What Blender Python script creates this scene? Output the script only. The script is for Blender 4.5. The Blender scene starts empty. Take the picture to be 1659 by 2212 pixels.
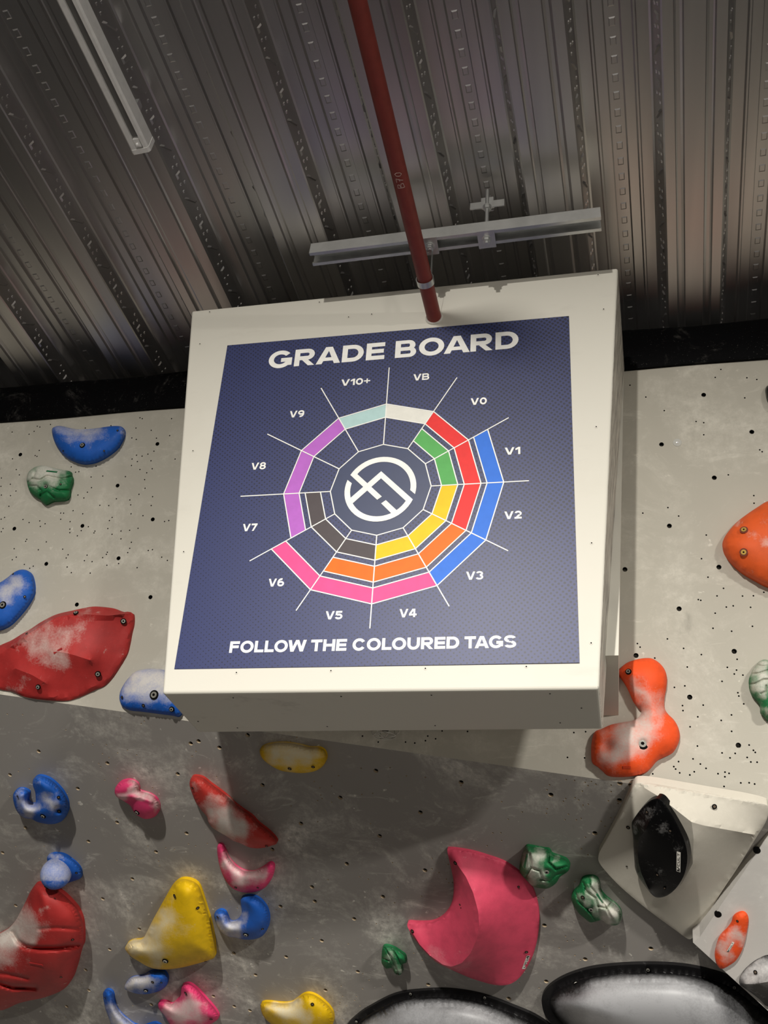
import bpy, math, random
import numpy as np
from mathutils import Vector, Matrix
from mathutils.geometry import delaunay_2d_cdt

# ------------------------------------------------------------------ camera, light, exposure
S = 0.35                                   # metres per layout unit
EYE = np.array([0.0, 0.0, 1.5])
FPX, CX, CY = 2050.0, 829.5, 1106.0
RC = np.array([[0.97886174, -0.05646852, -0.19657314],
               [0.18940493, 0.61294287, 0.76708983],
               [0.07717168, -0.78810681, 0.61068174]])
_u, _s, _v = np.linalg.svd(RC)
RC = _u @ _v
sc = bpy.context.scene
col = sc.collection
cam_d = bpy.data.cameras.new('camera')
cam_d.sensor_fit = 'HORIZONTAL'
cam_d.sensor_width = 36.0
cam_d.lens = 36.0 * FPX / 1659.0
cam_d.clip_start = 0.05
cam = bpy.data.objects.new('camera', cam_d)
col.objects.link(cam)
_m = Matrix([list(RC[:, 0]), list(-RC[:, 1]), list(-RC[:, 2])]).transposed().to_4x4()
_m.translation = Vector(EYE)
cam.matrix_world = _m
sc.camera = cam

sc.view_settings.view_transform = 'Standard'
sc.view_settings.look = 'None'
sc.view_settings.gamma = 1.0
sc.view_settings.use_curve_mapping = False
sc.view_settings.exposure = 0.0

world = bpy.data.worlds.new('world')
sc.world = world
world.use_nodes = True
world.node_tree.nodes['Background'].inputs[0].default_value = (1.0, 0.95, 0.87, 1)
world.node_tree.nodes['Background'].inputs[1].default_value = 0.012


def area(name, ux, uy, uz, lx, ly, power, colr=(1.0, 0.965, 0.90), tilt=0.0):
    d = bpy.data.lights.new(name, 'AREA')
    d.shape = 'RECTANGLE'
    d.size = lx * S
    d.size_y = ly * S
    d.energy = power
    d.color = colr
    o = bpy.data.objects.new(name, d)
    o.location = EYE + np.array([ux, uy, uz]) * S
    o.rotation_euler = (tilt, 0, -0.056)
    col.objects.link(o)
    return o


# rows of LED battens along the two trunking runs, behind the viewer
LAMPS = [(-1.7, -9.0, 5.55, 1.6, 920, 0.10), (11.0, -9.0, 4.3, 1.8, 1080, 0.14)]
for _x, _y, _z, _l, _p, _t in LAMPS:
    area('led_batten_light', _x, _y, _z, 0.2, _l, _p, tilt=_t)

# ------------------------------------------------------------------ geometry helpers


def ray(u, v):
    return RC @ np.array([(u - CX) / FPX, (v - CY) / FPX, 1.0])


def proj(p):
    c = RC.T @ ((np.asarray(p) - EYE) / S)
    return np.array([CX + FPX * c[0] / c[2], CY + FPX * c[1] / c[2]])


def W(x, y, z):
    return EYE + S * np.array([x, y, z], float)


class Plane:
    def __init__(self, p, n):
        self.p = np.asarray(p, float)
        self.n = np.asarray(n, float) / np.linalg.norm(n)

    def at(self, u, v, h=0.0):
        """world point of the surface raised by h metres seen in direction (u,v)"""
        d = ray(u, v)
        q = self.p + self.n * h - EYE
        return EYE + d * (q @ self.n) / (d @ self.n)


def atz(u, v, z):
    d = ray(u, v)
    return EYE + S * d * z / d[2]


NB = np.array([0.0, -0.98243077, -0.18520787])
NB /= np.linalg.norm(NB)
BC = np.array([-1.28192945, 4.84500095, 4.0553848])
EX = np.array([1.0, 0.0, -0.0108])
EY = np.array([0.02304335, -0.1857643, 0.98538237])
BOARD = Plane(W(*BC), NB)
PHI = math.radians(17)
NU = np.array([0.0, -math.cos(PHI), -math.sin(PHI)])
UPPER = Plane(W(0, 5.544, 5.746), NU)
K0 = UPPER.at(0, 1500)
K1 = UPPER.at(1659, 1735)
KD = (K1 - K0) / np.linalg.norm(K1 - K0)
_b = np.cross(KD, [0, 0, 1.0])
_b /= np.linalg.norm(_b)
if _b[1] > 0:
    _b = -_b
_dn = np.cross(KD, _b)
if _dn[2] > 0:
    _dn = -_dn
GR = math.radians(62)
NG = math.cos(GR) * _b + math.sin(GR) * _dn
LOWER = Plane(K0, NG)


def thing(name, label, cat, loc, group=None):
    o = bpy.data.objects.new(name, None)
    o.empty_display_size = 0.05
    o.location = loc
    col.objects.link(o)
    o['label'] = label
    o['category'] = cat
    if group:
        o['group'] = group
    return o


def tag(o, label=None, cat=None, group=None, kind=None):
    if label:
        o['label'] = label
    if cat:
        o['category'] = cat
    if group:
        o['group'] = group
    if kind:
        o['kind'] = kind
    return o


def root_loc(o):
    loc = Vector((0, 0, 0))
    while o is not None:
        loc = loc + o.location
        o = o.parent
    return np.array(loc)


def add(name, verts, faces, mats, parent=None, fmat=None, smooth=False, loc=None, angle=None):
    me = bpy.data.meshes.new(name)
    V = np.array(verts, float).reshape(-1, 3)
    base = root_loc(parent) if parent is not None else (np.array(loc, float) if loc is not None else np.zeros(3))
    me.from_pydata([tuple(p) for p in (V - base)], [], [tuple(int(i) for i in f) for f in faces])
    if not isinstance(mats, (list, tuple)):
        mats = [mats]
    for m in mats:
        me.materials.append(m)
    if fmat is not None:
        for p, k in zip(me.polygons, fmat):
            p.material_index = k
    if smooth:
        me.polygons.foreach_set('use_smooth', [True] * len(me.polygons))
        if angle:
            me.set_sharp_from_angle(angle=math.radians(angle))
    me.update()
    o = bpy.data.objects.new(name, me)
    col.objects.link(o)
    if parent is not None:
        o.parent = parent
    else:
        o.location = base
    return o


class MB:
    """collects boxes, prisms and tubes (world coordinates) into one mesh"""

    def __init__(self):
        self.v, self.f, self.m = [], [], []

    def raw(self, verts, faces, mi=0):
        k = len(self.v)
        self.v += [np.asarray(p, float) for p in verts]
        self.f += [[i + k for i in f] for f in faces]
        self.m += [mi] * len(faces)

    def frame_box(self, c, ax, ay, az, mi=0):
        """box centred at c with half-axis vectors"""
        c, ax, ay, az = [np.asarray(a, float) for a in (c, ax, ay, az)]
        vs = [c + sx * ax + sy * ay + sz * az for sz in (-1, 1) for sy in (-1, 1) for sx in (-1, 1)]
        self.raw(vs, [(0, 2, 3, 1), (4, 5, 7, 6), (0, 1, 5, 4), (2, 6, 7, 3), (0, 4, 6, 2), (1, 3, 7, 5)], mi)

    def prism(self, poly, d, mi=0):
        """closed prism: polygon of points swept by vector d"""
        n = len(poly)
        P = [np.asarray(p, float) for p in poly]
        vs = P + [p + d for p in P]
        fs = [tuple(range(n))[::-1], tuple(range(n, 2 * n))]
        fs += [(i, (i + 1) % n, n + (i + 1) % n, n + i) for i in range(n)]
        self.raw(vs, fs, mi)

    def tube(self, pts, r, n=10, mi=0, cap=True, closed=False):
        P = [np.asarray(p, float) for p in pts]
        rs = r if isinstance(r, (list, tuple)) else [r] * len(P)
        vs, fs = [], []
        L = len(P)
        ref = None
        for i in range(L):
            if closed:
                t = P[(i + 1) % L] - P[i - 1]
            else:
                t = P[min(i + 1, L - 1)] - P[max(i - 1, 0)]
            t = t / np.linalg.norm(t)
            if ref is None:
                ref = np.array([0, 0, 1.0]) if abs(t[2]) < 0.9 else np.array([1.0, 0, 0])
            a = ref - t * (ref @ t)
            a /= np.linalg.norm(a)
            ref = a
            b = np.cross(t, a)
            for k in range(n):
                w = 2 * math.pi * k / n
                vs.append(P[i] + rs[i] * (math.cos(w) * a + math.sin(w) * b))
        for i in range(L if closed else L - 1):
            j = (i + 1) % L
            for k in range(n):
                l = (k + 1) % n
                fs.append((i * n + k, i * n + l, j * n + l, j * n + k))
        if cap and not closed:
            fs.append(tuple(range(n))[::-1])
            fs.append(tuple(range((L - 1) * n, L * n)))
        self.raw(vs, fs, mi)

    def disc(self, c, nrm, r, n=16, mi=0, r2=None):
        nrm = np.asarray(nrm, float) / np.linalg.norm(nrm)
        a = np.cross(nrm, [0.3, 0.2, 0.9])
        a /= np.linalg.norm(a)
        b = np.cross(nrm, a)
        ring = lambda q: [np.asarray(c) + q * (math.cos(2 * math.pi * k / n) * a + math.sin(2 * math.pi * k / n) * b) for k in range(n)]
        if r2 is None:
            self.raw(ring(r), [tuple(range(n))], mi)
        else:
            self.raw(ring(r) + ring(r2), [(k, (k + 1) % n, n + (k + 1) % n, n + k) for k in range(n)], mi)

    def lathe(self, c, nrm, prof, n=16, mi=0):
        """surface of revolution about nrm; prof = [(radius, height)...]"""
        nrm = np.asarray(nrm, float) / np.linalg.norm(nrm)
        a = np.cross(nrm, [0.3, 0.2, 0.9])
        a /= np.linalg.norm(a)
        b = np.cross(nrm, a)
        vs, fs = [], []
        for r, h in prof:
            for k in range(n):
                w = 2 * math.pi * k / n
                vs.append(np.asarray(c) + nrm * h + r * (math.cos(w) * a + math.sin(w) * b))
        for i in range(len(prof) - 1):
            for k in range(n):
                l = (k + 1) % n
                fs.append((i * n + k, i * n + l, (i + 1) * n + l, (i + 1) * n + k))
        fs.append(tuple(range((len(prof) - 1) * n, len(prof) * n)))
        self.raw(vs, fs, mi)

    def build(self, name, mats, parent=None, smooth=False, loc=None, angle=None):
        return add(name, self.v, self.f, mats, parent, self.m, smooth, loc, angle)


# ------------------------------------------------------------------ materials


def lin(c):
    f = lambda x: x / 12.92 if x <= 0.04045 else ((x + 0.055) / 1.055) ** 2.4
    return tuple(f(x / 255.0) for x in c) + (1.0,)


class Mat:
    def __init__(self, name, color, rough=0.6, metal=0.0, spec=0.5):
        self.m = bpy.data.materials.new(name)
        self.m.use_nodes = True
        self.t = self.m.node_tree
        self.b = self.t.nodes['Principled BSDF']
        self.b.inputs['Base Color'].default_value = color
        self.b.inputs['Roughness'].default_value = rough
        self.b.inputs['Metallic'].default_value = metal
        self.b.inputs['Specular IOR Level'].default_value = spec
        self.cur = None
        self.color = color
        tc = self.t.nodes.new('ShaderNodeTexCoord')
        self.coord = tc.outputs['Object']
        self.uv = tc.outputs['UV']

    def node(self, typ, **kw):
        n = self.t.nodes.new(typ)
        for k, v in kw.items():
            setattr(n, k, v)
        return n

    def link(self, a, b):
        self.t.links.new(a, b)

    def noise(self, scale, detail=4.0, rough=0.55, lo=0.0, hi=1.0, stretch=None, dist=0.0, w=None):
        n = self.node('ShaderNodeTexNoise')
        n.inputs['Scale'].default_value = scale
        n.inputs['Detail'].default_value = detail
        n.inputs['Roughness'].default_value = rough
        n.inputs['Distortion'].default_value = dist
        src = self.coord
        if stretch or w:
            mp = self.node('ShaderNodeMapping')
            if stretch:
                mp.inputs['Scale'].default_value = stretch
            if w:
                mp.inputs['Location'].default_value = w
            self.link(src, mp.inputs['Vector'])
            src = mp.outputs['Vector']
        self.link(src, n.inputs['Vector'])
        r = self.node('ShaderNodeMapRange')
        r.inputs['From Min'].default_value = lo
        r.inputs['From Max'].default_value = hi
        self.link(n.outputs['Fac'], r.inputs['Value'])
        return r.outputs['Result']

    def math(self, op, a, b=None, clamp=False):
        n = self.node('ShaderNodeMath', operation=op, use_clamp=clamp)
        for i, x in enumerate((a, b)):
            if x is None:
                continue
            if isinstance(x, (int, float)):
                n.inputs[i].default_value = x
            else:
                self.link(x, n.inputs[i])
        return n.outputs[0]

    def mix(self, fac, colb, mode='MIX'):
        n = self.node('ShaderNodeMix', data_type='RGBA', blend_type=mode)
        if isinstance(fac, (int, float)):
            n.inputs[0].default_value = fac
        else:
            self.link(fac, n.inputs[0])
        if self.cur is None:
            n.inputs[6].default_value = self.color
        else:
            self.link(self.cur, n.inputs[6])
        n.inputs[7].default_value = colb
        self.cur = n.outputs[2]
        self.link(self.cur, self.b.inputs['Base Color'])
        return self

    def rough(self, fac, lo, hi):
        r = self.node('ShaderNodeMapRange')
        r.inputs['To Min'].default_value = lo
        r.inputs['To Max'].default_value = hi
        self.link(fac, r.inputs['Value'])
        self.link(r.outputs['Result'], self.b.inputs['Roughness'])

    def bump(self, fac, strength=0.2, dist=0.002):
        n = self.node('ShaderNodeBump')
        n.inputs['Strength'].default_value = strength
        n.inputs['Distance'].default_value = dist
        self.link(fac, n.inputs['Height'])
        self.link(n.outputs['Normal'], self.b.inputs['Normal'])

    def attr(self, name):
        n = self.node('ShaderNodeAttribute', attribute_name=name)
        return n.outputs['Fac']


_cache = {}


def hold_mat(key, rgb, chalk=(218, 212, 202), rough=0.62, tex=0.25, spec=0.35, soft=0.50, dust=0.28):
    if key in _cache:
        return _cache[key]
    M = Mat('hold_' + key, lin(rgb), rough, 0.0, spec)
    dark = lin([max(0, c * 0.72) for c in rgb])
    M.mix(M.math('MULTIPLY', M.noise(22, 5, 0.6, 0.42, 0.75), 0.45), dark)
    # chalk: where hands have left it, broken up by grain
    ch = M.attr('chalk')
    grain = M.math('ADD', M.math('MULTIPLY', M.noise(190, 5, 0.75, 0.3, 0.7), 0.55), M.math('MULTIPLY', M.noise(34, 5, 0.65, 0.3, 0.7), 0.45))
    f = M.math('ADD', ch, M.math('MULTIPLY', M.math('SUBTRACT', grain, 0.5), soft))
    f = M.math('MULTIPLY', M.math('SUBTRACT', f, 0.12), 1.18, True)
    M.mix(M.math('MULTIPLY', f, 0.9), lin(chalk))
    sp = M.noise(35, 5, 0.65, 0.66, 0.74)
    M.mix(M.math('MULTIPLY', sp, dust), lin(chalk))
    M.bump(M.noise(420, 3, 0.6), tex, 0.0012)
    _cache[key] = M.m
    return M.m


def plain(key, rgb, rough=0.5, metal=0.0, spec=0.5, var=0.0):
    if key in _cache:
        return _cache[key]
    M = Mat(key, lin(rgb), rough, metal, spec)
    M.mix(M.math('MULTIPLY', M.noise(40, 4, 0.6, 0.35, 0.7), 0.25 + var), lin([c * 0.8 for c in rgb]))
    _cache[key] = M.m
    return M.m


def wall_mat(name, rgb, cloud, cloud_amt, dark_amt=0.25, rough=0.75):
    M = Mat(name, lin(rgb), rough, 0.0, 0.3)
    M.mix(M.math('MULTIPLY', M.noise(1.6, 5, 0.6, 0.35, 0.7), dark_amt), lin([c * 0.82 for c in rgb]))
    c1 = M.noise(4.2, 8, 0.70, 0.48, 0.66, dist=0.5)
    c2 = M.noise(38, 7, 0.78, 0.36, 0.66)
    M.mix(M.math('MULTIPLY', M.math('MULTIPLY', c1, c2), cloud_amt), lin(cloud))
    # streaks of brushed chalk and small dabs
    s1 = M.noise(7.0, 6, 0.7, 0.60, 0.72, stretch=(1.0, 1.6, 3.6), dist=1.2, w=(3, 1, 2))
    M.mix(M.math('MULTIPLY', s1, cloud_amt * 0.55), lin(cloud))
    d1 = M.noise(48, 3, 0.5, 0.70, 0.76)
    M.mix(M.math('MULTIPLY', d1, min(1.0, cloud_amt * 0.8)), lin(cloud))
    # shoe rubber scuffs
    k1 = M.noise(5.5, 5, 0.7, 0.66, 0.78, stretch=(2.2, 1.0, 0.8), w=(7, 4, 1))
    M.mix(M.math('MULTIPLY', k1, 0.3), lin([c * 0.55 for c in rgb]))
    M.bump(M.noise(300, 3, 0.6), 0.12, 0.001)
    return M.m


m_upper = wall_mat('beige_panel_paint', (184, 179, 166), (232, 227, 214), 0.55, 0.22)
m_lower = wall_mat('grey_panel_paint', (150, 145, 139), (226, 221, 210), 0.95, 0.3)
m_pale = wall_mat('pale_grey_panel_paint', (196, 192, 186), (228, 224, 216), 0.5, 0.35)
m_ply = plain('plywood_edge', (196, 176, 146), 0.8)
m_void = plain('dark_void', (9, 8, 8), 0.9, 0.0, 0.1)
m_zinc = plain('zinc_steel', (206, 207, 205), 0.3, 0.72)
m_steel = plain('socket_steel', (196, 192, 182), 0.35, 0.35)
m_brass = plain('brass_screw', (214, 176, 92), 0.35, 1.0)


def box_mat():
    M = Mat('box_paint', lin((214, 210, 198)), 0.55, 0.0, 0.35)
    M.mix(M.math('MULTIPLY', M.noise(4, 5, 0.6, 0.55, 0.75), 0.2), lin((198, 192, 178)))
    # rubber scuffs run along the side return and the underside
    sid = M.attr('scuff')
    lines = M.noise(90, 5, 0.7, 0.42, 0.62, stretch=(1.0, 1.0, 0.035))
    M.mix(M.math('MULTIPLY', M.math('MULTIPLY', lines, sid), 0.85), lin((96, 88, 84)))
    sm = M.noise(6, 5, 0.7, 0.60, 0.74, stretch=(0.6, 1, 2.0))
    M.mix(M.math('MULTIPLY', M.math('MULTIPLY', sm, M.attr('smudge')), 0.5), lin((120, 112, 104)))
    M.bump(M.noise(260, 3, 0.6), 0.1, 0.001)
    return M.m


m_box = box_mat()


def deck_mat():
    M = Mat('galvanised_deck', lin((210, 208, 206)), 0.36, 1.0, 0.5)
    st = M.noise(14, 3, 0.5, 0.3, 0.7, stretch=(1.0, 0.02, 1.0))
    M.mix(M.math('MULTIPLY', st, 0.4), lin((170, 169, 172)))
    M.mix(M.math('MULTIPLY', M.noise(2.0, 5, 0.6, 0.45, 0.7, stretch=(1, 0.25, 1)), 0.3), lin((206, 196, 190)))
    M.rough(M.noise(14, 3, 0.5, 0.3, 0.7, stretch=(1.0, 0.03, 1.0)), 0.33, 0.42)
    return M.m


m_deck = deck_mat()


def rubber_mat():
    M = Mat('black_rubber', lin((4, 4, 5)), 0.6, 0.0, 0.06)
    M.mix(M.math('MULTIPLY', M.math('MULTIPLY', M.noise(5, 7, 0.75, 0.56, 0.8, dist=1.0), M.noise(60, 5, 0.7, 0.4, 0.8)), 0.9), lin((150, 146, 140)))
    M.mix(M.math('MULTIPLY', M.noise(230, 2, 0.5, 0.68, 0.76), 0.35), lin((130, 126, 122)))
    return M.m


m_rubber = rubber_mat()

# ------------------------------------------------------------------ the setting: ceiling deck
FD = np.array([0.0563, 0.9984])            # flutes run this way
PN = np.array([FD[1], -FD[0]])
FLC = 0.7365                               # centre of one lower flange
PER = 0.985
Z0 = 6.18


def cw(c, s, z):
    return W(c * PN[0] + s * FD[0], c * PN[1] + s * FD[1], z)


HALF = [(0.0, 0.0), (0.066, 0.0), (0.074, 0.022), (0.090, 0.026), (0.112, 0.026), (0.122, 0.022), (0.130, 0.0), (0.196, 0.0), (0.207, 0.006),
        (0.244, 0.150), (0.252, 0.164), (0.266, 0.170), (0.340, 0.170), (0.350, 0.150), (0.362, 0.150), (0.372, 0.170), (0.436, 0.170), (0.446, 0.196), (PER / 2, 0.196)]


def build_ceiling():
    mb = MB()
    prof = []
    for k in range(-8, 9):
        c0 = FLC + k * PER
        one = [(-c, z) for c, z in HALF[::-1]] + HALF[1:]
        for c, z in one[:-1]:
            zz = z
            if k in (-1, -4, 2, -7, 5) and 0.12 < c < 0.21:
                zz = z - 0.014 if c < 0.205 else z        # overlap of two sheets
            prof.append((c0 + c, Z0 + zz))
    s0, s1 = -22.0, 6.6
    vs, fs = [], []
    for c, z in prof:
        vs += [cw(c, s0, z), cw(c, s1, z)]
    for i in range(len(prof) - 1):
        fs.append((2 * i, 2 * i + 1, 2 * i + 3, 2 * i + 2))
    mb.raw(vs, fs)
    # flat steel pan closing the deck from above
    mb.frame_box((cw(FLC - 8 * PER, 0, 6.5) + cw(FLC + 8 * PER, 0, 6.5)) / 2 + np.array([0, -7.7 * S, 0.03]), [8.6 * S, 0, 0], [0, 14.5 * S, 0], [0, 0, 0.006])

    def bump(c, s, z, hw, hl, hh, skew=0.0):
        """small pressed boss hanging from level z"""
        pts = []
        for f, d in ((1.0, 0.0), (0.72, hh)):
            for a, b in ((-1, -1), (1, -1), (1, 1), (-1, 1)):
                pts.append(cw(c + a * hw * f + skew * b * hl * f, s + b * hl * f, z - d))
        mb.raw(pts, [(4, 5, 6, 7), (0, 1, 5, 4), (1, 2, 6, 5), (2, 3, 7, 6), (3, 0, 4, 7)])

    def webbump(c0, sg, t, s, wl, ws, skew, dp=0.007):
        """boss pressed on a sloping web; t = 0..1 up the web"""
        pts = []
        for f, d in ((1.0, 0.0), (0.6, dp)):
            for a, b in ((-1, -1), (1, -1), (1, 1), (-1, 1)):
                tt = t + a * wl * f + skew * b * f
                x = 0.207 + 0.037 * tt
                z = 0.006 + 0.144 * tt
                pts.append(cw(c0 + sg * (x + d * 0.97), s + b * ws * f, Z0 + z - d * 0.25))
        mb.raw(pts, [(4, 5, 6, 7), (0, 1, 5, 4), (1, 2, 6, 5), (2, 3, 7, 6), (3, 0, 4, 7)])
    for k in range(-6, 3):
        c0 = FLC + k * PER
        s = 0.9
        while s < 6.4:
            bump(c0 + PER / 2, s, Z0 + 0.196, 0.021, 0.030, 0.004)
            s += 0.1275
        s = 1.0
        while s < 6.3:
            for sg in (-1, 1):
                webbump(c0, sg, 0.5, s, 0.09, 0.055, 0.34, 0.014)
                webbump(c0, sg, 0.72, s + 0.10, 0.07, 0.010, 0)
                webbump(c0, sg, 0.30, s + 0.145, 0.07, 0.010, 0)
                webbump(c0, sg, 0.66, s + 0.16, 0.07, 0.010, 0)
                webbump(c0, sg, 0.45, s + 0.225, 0.22, 0.022, 0, 0.010)
                webbump(c0, sg, 0.30, s + 0.29, 0.07, 0.010, 0)
                webbump(c0, sg, 0.66, s + 0.305, 0.07, 0.010, 0)
                webbump(c0, sg, 0.28, s + 0.35, 0.07, 0.010, 0)
            s += 0.45
    o = mb.build('ceiling', m_deck)
    tag(o, kind='structure')


build_ceiling()

# ------------------------------------------------------------------ climbing walls with bolt holes


def px(lst, ox, oy, s):
    return [(ox + a / s, oy + b / s) for a, b in lst]


T_UP = [(1520, 853), (1624, 933), (1429, 960), (1543, 1032), (1446, 1136), (1553, 1225), (1350, 1230), (1467, 1315), (1586, 1407), (1374, 1416), (1490, 1506), (1595, 1610),
        (44, 982), (31, 1142), (340, 959), (254, 1049), (178, 1136), (330, 1122), (256, 1206), (100, 1218), (166, 1306), (325, 1290)]
N_UP = px([(107, 202), (318, 240), (340, 247), (431, 225), (291, 283), (104, 290), (248, 308), (728, 255), (947, 235), (1194, 168), (1214, 175), (1464, 175), (1160, 255), (1290, 275), (1448, 320), (1335, 342), (1125, 340), (1163, 352), (1018, 423), (1314, 453), (1262, 478), (1165, 487), (1212, 495), (1127, 520), (1494, 520), (1288, 535), (1172, 541), (1122, 575), (1299, 603), (1194, 609), (1252, 637), (1070, 670), (1234, 696), (1238, 769), (1186, 821), (1302, 841), (1108, 869), (1115, 911), (1290, 917), (1118, 987), (1220, 1003), (1404, 1053), (1440, 1045), (1178, 1111), (1106, 1128), (1032, 1134), (956, 1162), (920, 1113), (934, 1045), (957, 1018), (928, 917), (852, 915), (993, 859), (877, 665), (777, 673), (781, 764), (746, 803), (716, 852), (665, 827), (645, 632), (673, 628), (608, 587), (820, 580), (335, 446), (300, 490), (315, 497), (107, 518), (139, 610), (165, 655), (12, 682), (88, 735), (8, 753), (136, 793), (12, 827), (90, 832), (76, 923), (588, 867), (624, 960), (518, 981), (543, 982), (706, 987), (518, 1034), (598, 1054), (385, 1072), (339, 1048), (344, 1095), (196, 1036), (248, 1062), (39, 1018), (10, 1033), (26, 1113), (11, 1140), (596, 1118), (596, 1148), (660, 1175), (693, 1131), (754, 1097), (810, 1135), (802, 1150), (1032, 1201), (1121, 1230), (1107, 1282), (1265, 1300), (1301, 1293), (916, 1315), (908, 1333), (743, 1340), (876, 1361), (720, 1387), (786, 1395), (581, 1337), (565, 1364), (535, 1289), (327, 1294), (121, 1285), (228, 1205), (219, 1222), (395, 1227), (1380, 1357), (1428, 1385), (1090, 1318), (139, 1357), (105, 1379), (208, 1419), (284, 1434), (254, 1452), (573, 1441), (609, 1489), (770, 1493), (912, 1426), (1012, 1412), (1170, 1447)], 0, 860, 3.95)
N_UP += px([(637, 183), (842, 138), (930, 207), (1155, 362), (1116, 555), (1169, 706), (1243, 859), (1296, 797), (1090, 889), (1110, 895), (1228, 1000), (1319, 950), (1375, 940), (1517, 952), (1451, 860), (1540, 858), (1625, 829), (1362, 1147), (1532, 1107), (1210, 1123), (970, 1287), (838, 1210), (593, 1248), (615, 1277), (1115, 1338), (1543, 40), (1545, 102)], 1220, 1060, 3.779)
N_UP += px([(735, 157), (1407, 167), (1000, 230), (1327, 233), (1402, 255), (1384, 287), (1454, 296), (1284, 347), (895, 396), (980, 384), (1413, 440), (1421, 467), (961, 545), (965, 586), (1130, 541), (1461, 531), (1361, 621), (1086, 637), (1277, 666), (1023, 718), (1362, 755), (1083, 875), (1284, 931), (1391, 935), (1349, 972), (1047, 980), (929, 1002), (890, 1043), (903, 1033), (905, 1063), (938, 1094), (1021, 1111), (1057, 1085), (1107, 1022), (1153, 1057), (1251, 1101), (1308, 1088), (1341, 1098), (1307, 1126), (1437, 1176), (1505, 1175), (1550, 1185), (1300, 1205), (718, 1102), (1505, 867), (1540, 910), (1555, 927), (1489, 968), (1519, 1005), (1570, 1007), (22, 968), (162, 972), (74, 765), (170, 758)], 1220, 1380, 3.779)
N_UP += px([(745, 1031), (883, 1132), (1121, 1214), (1178, 1223), (1178, 1313), (1362, 1613), (1485, 1037), (1264, 884), (1501, 887), (1575, 900), (1306, 824), (626, 942), (1597, 1426), (1615, 1440)], 1180, 560, 3.463)
N_UP += [(783, 1590), (817, 1603), (876, 1603), (896, 1605), (919, 1600), (924, 1590), (941, 1596), (955, 1579), (1010, 1580)]
T_LOW = [(21.5, 1673.7), (168, 1703.5), (232, 1648.6), (384, 1672), (253, 1776.5), (191, 1817.5), (337, 1840), (286, 1898.5), (222, 1941.5), (403, 1800), (83.5, 1623), (34, 1956), (5.6, 1842), (55, 1788), (474, 1615), (429, 1601), (412, 1606), (567, 1696), (735, 1723), (650, 1779), (588, 1835), (749, 1866), (674, 1916), (680, 1947), (606, 1958), (695, 2032), (618, 2067), (552, 2106), (505, 2059), (703, 2139), (461, 2152), (301, 2007), (237, 2051), (185, 2095), (192, 2139), (144, 2174), (327, 2170), (506, 2174), (540, 2183), (820, 1806), (918, 1880), (827, 1937), (765, 1985), (773, 2099), (925, 2127), (1176, 1999), (1180, 2120), (1099, 2157), (812, 1665), (996, 1690), (1190, 1717), (1285, 1800), (1363, 1695), (1339, 1692), (1338, 1729), (1406, 2049), (1264, 2072), (908, 1755), (535, 1588)]


def inside(p, poly):
    c = False
    n = len(poly)
    for i in range(n):
        x1, y1 = poly[i]
        x2, y2 = poly[i - 1]
        if (y1 > p[1]) != (y2 > p[1]) and p[0] < (x2 - x1) * (p[1] - y1) / (y2 - y1) + x1:
            c = not c
    return c


def holed_panel(name, plane, corners, holes, mats, ux, thick=0.018, seed=1):
    """flat panel with round bored holes: holes = (world point, radius, depth, sides)"""
    vx = np.cross(plane.n, ux)
    o = plane.p
    to2 = lambda p: ((p - o) @ ux, (p - o) @ vx)
    to3 = lambda q, h=0.0: o + ux * q[0] + vx * q[1] + plane.n * h
    vc, ed, rings = [], [], []
    poly = [to2(p) for p in corners]
    vc += [Vector(p) for p in poly]
    n = len(poly)
    ed += [(i, (i + 1) % n) for i in range(n)]
    kept = []
    for p, r, dep, ns in holes:
        c = to2(p)
        if not inside(c, poly):
            continue
        if any(math.hypot(c[0] - d[0], c[1] - d[1]) < r + d[2] + 0.0012 for d in kept):
            continue
        kept.append((c[0], c[1], r, dep, ns))
        k = len(vc)
        for i in range(ns):
            w = 2 * math.pi * i / ns + 0.3
            vc.append(Vector((c[0] + r * math.cos(w), c[1] + r * math.sin(w))))
        ed += [(k + i, k + (i + 1) % ns) for i in range(ns)]
    ov, oe, of, *_r = delaunay_2d_cdt(vc, ed, [], 1, 1e-6)
    V = [to3(p) for p in ov]
    F, FM = [], []
    KA = np.array([(k[0], k[1], k[2]) for k in kept])
    for f in of:
        c = sum((ov[i] for i in f), Vector((0, 0))) / len(f)
        d = np.hypot(KA[:, 0] - c.x, KA[:, 1] - c.y) if len(kept) else np.array([9.0])
        if len(kept) and (d < KA[:, 2]).any():
            continue
        F.append(tuple(f))
        FM.append(0)
    for x, y, r, dep, ns in kept:
        k = len(V)
        for h, rr in ((0.0, r), (-dep * 0.35, r), (-dep * 0.35, r * 0.98), (-dep, r * 0.9)):
            for i in range(ns):
                w = 2 * math.pi * i / ns + 0.3
                V.append(to3((x + rr * math.cos(w), y + rr * math.sin(w)), h))
        big = ns > 8
        for a in range(3):
            for i in range(ns):
                j = (i + 1) % ns
                F.append((k + a * ns + i, k + a * ns + j, k + (a + 1) * ns + j, k + (a + 1) * ns + i))
                FM.append(1 if (a < 1 or not big) else (2 if a < 2 else 3))
        F.append(tuple(k + 3 * ns + i for i in range(ns)))
        FM.append(3)
    # edge return behind the face
    k = len(V)
    V += [to3(p, -thick) for p in poly]
    for i in range(n):
        F.append((k + i, k + (i + 1) % n, k + (i + 1) % n + 0, k + i)[:2] + (k + (i + 1) % n,))
        FM.append(0)
    F = [f for f in F if len(set(f)) > 2]
    FM = FM[:len(F)]
    F.append(tuple(k + i for i in range(n)))
    FM.append(0)
    fix = []
    for f in F:
        a, b, c = [np.asarray(V[i]) for i in f[:3]]
        fix.append(f)
    return add(name, V, fix, mats, None, FM, loc=plane.p)


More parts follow.
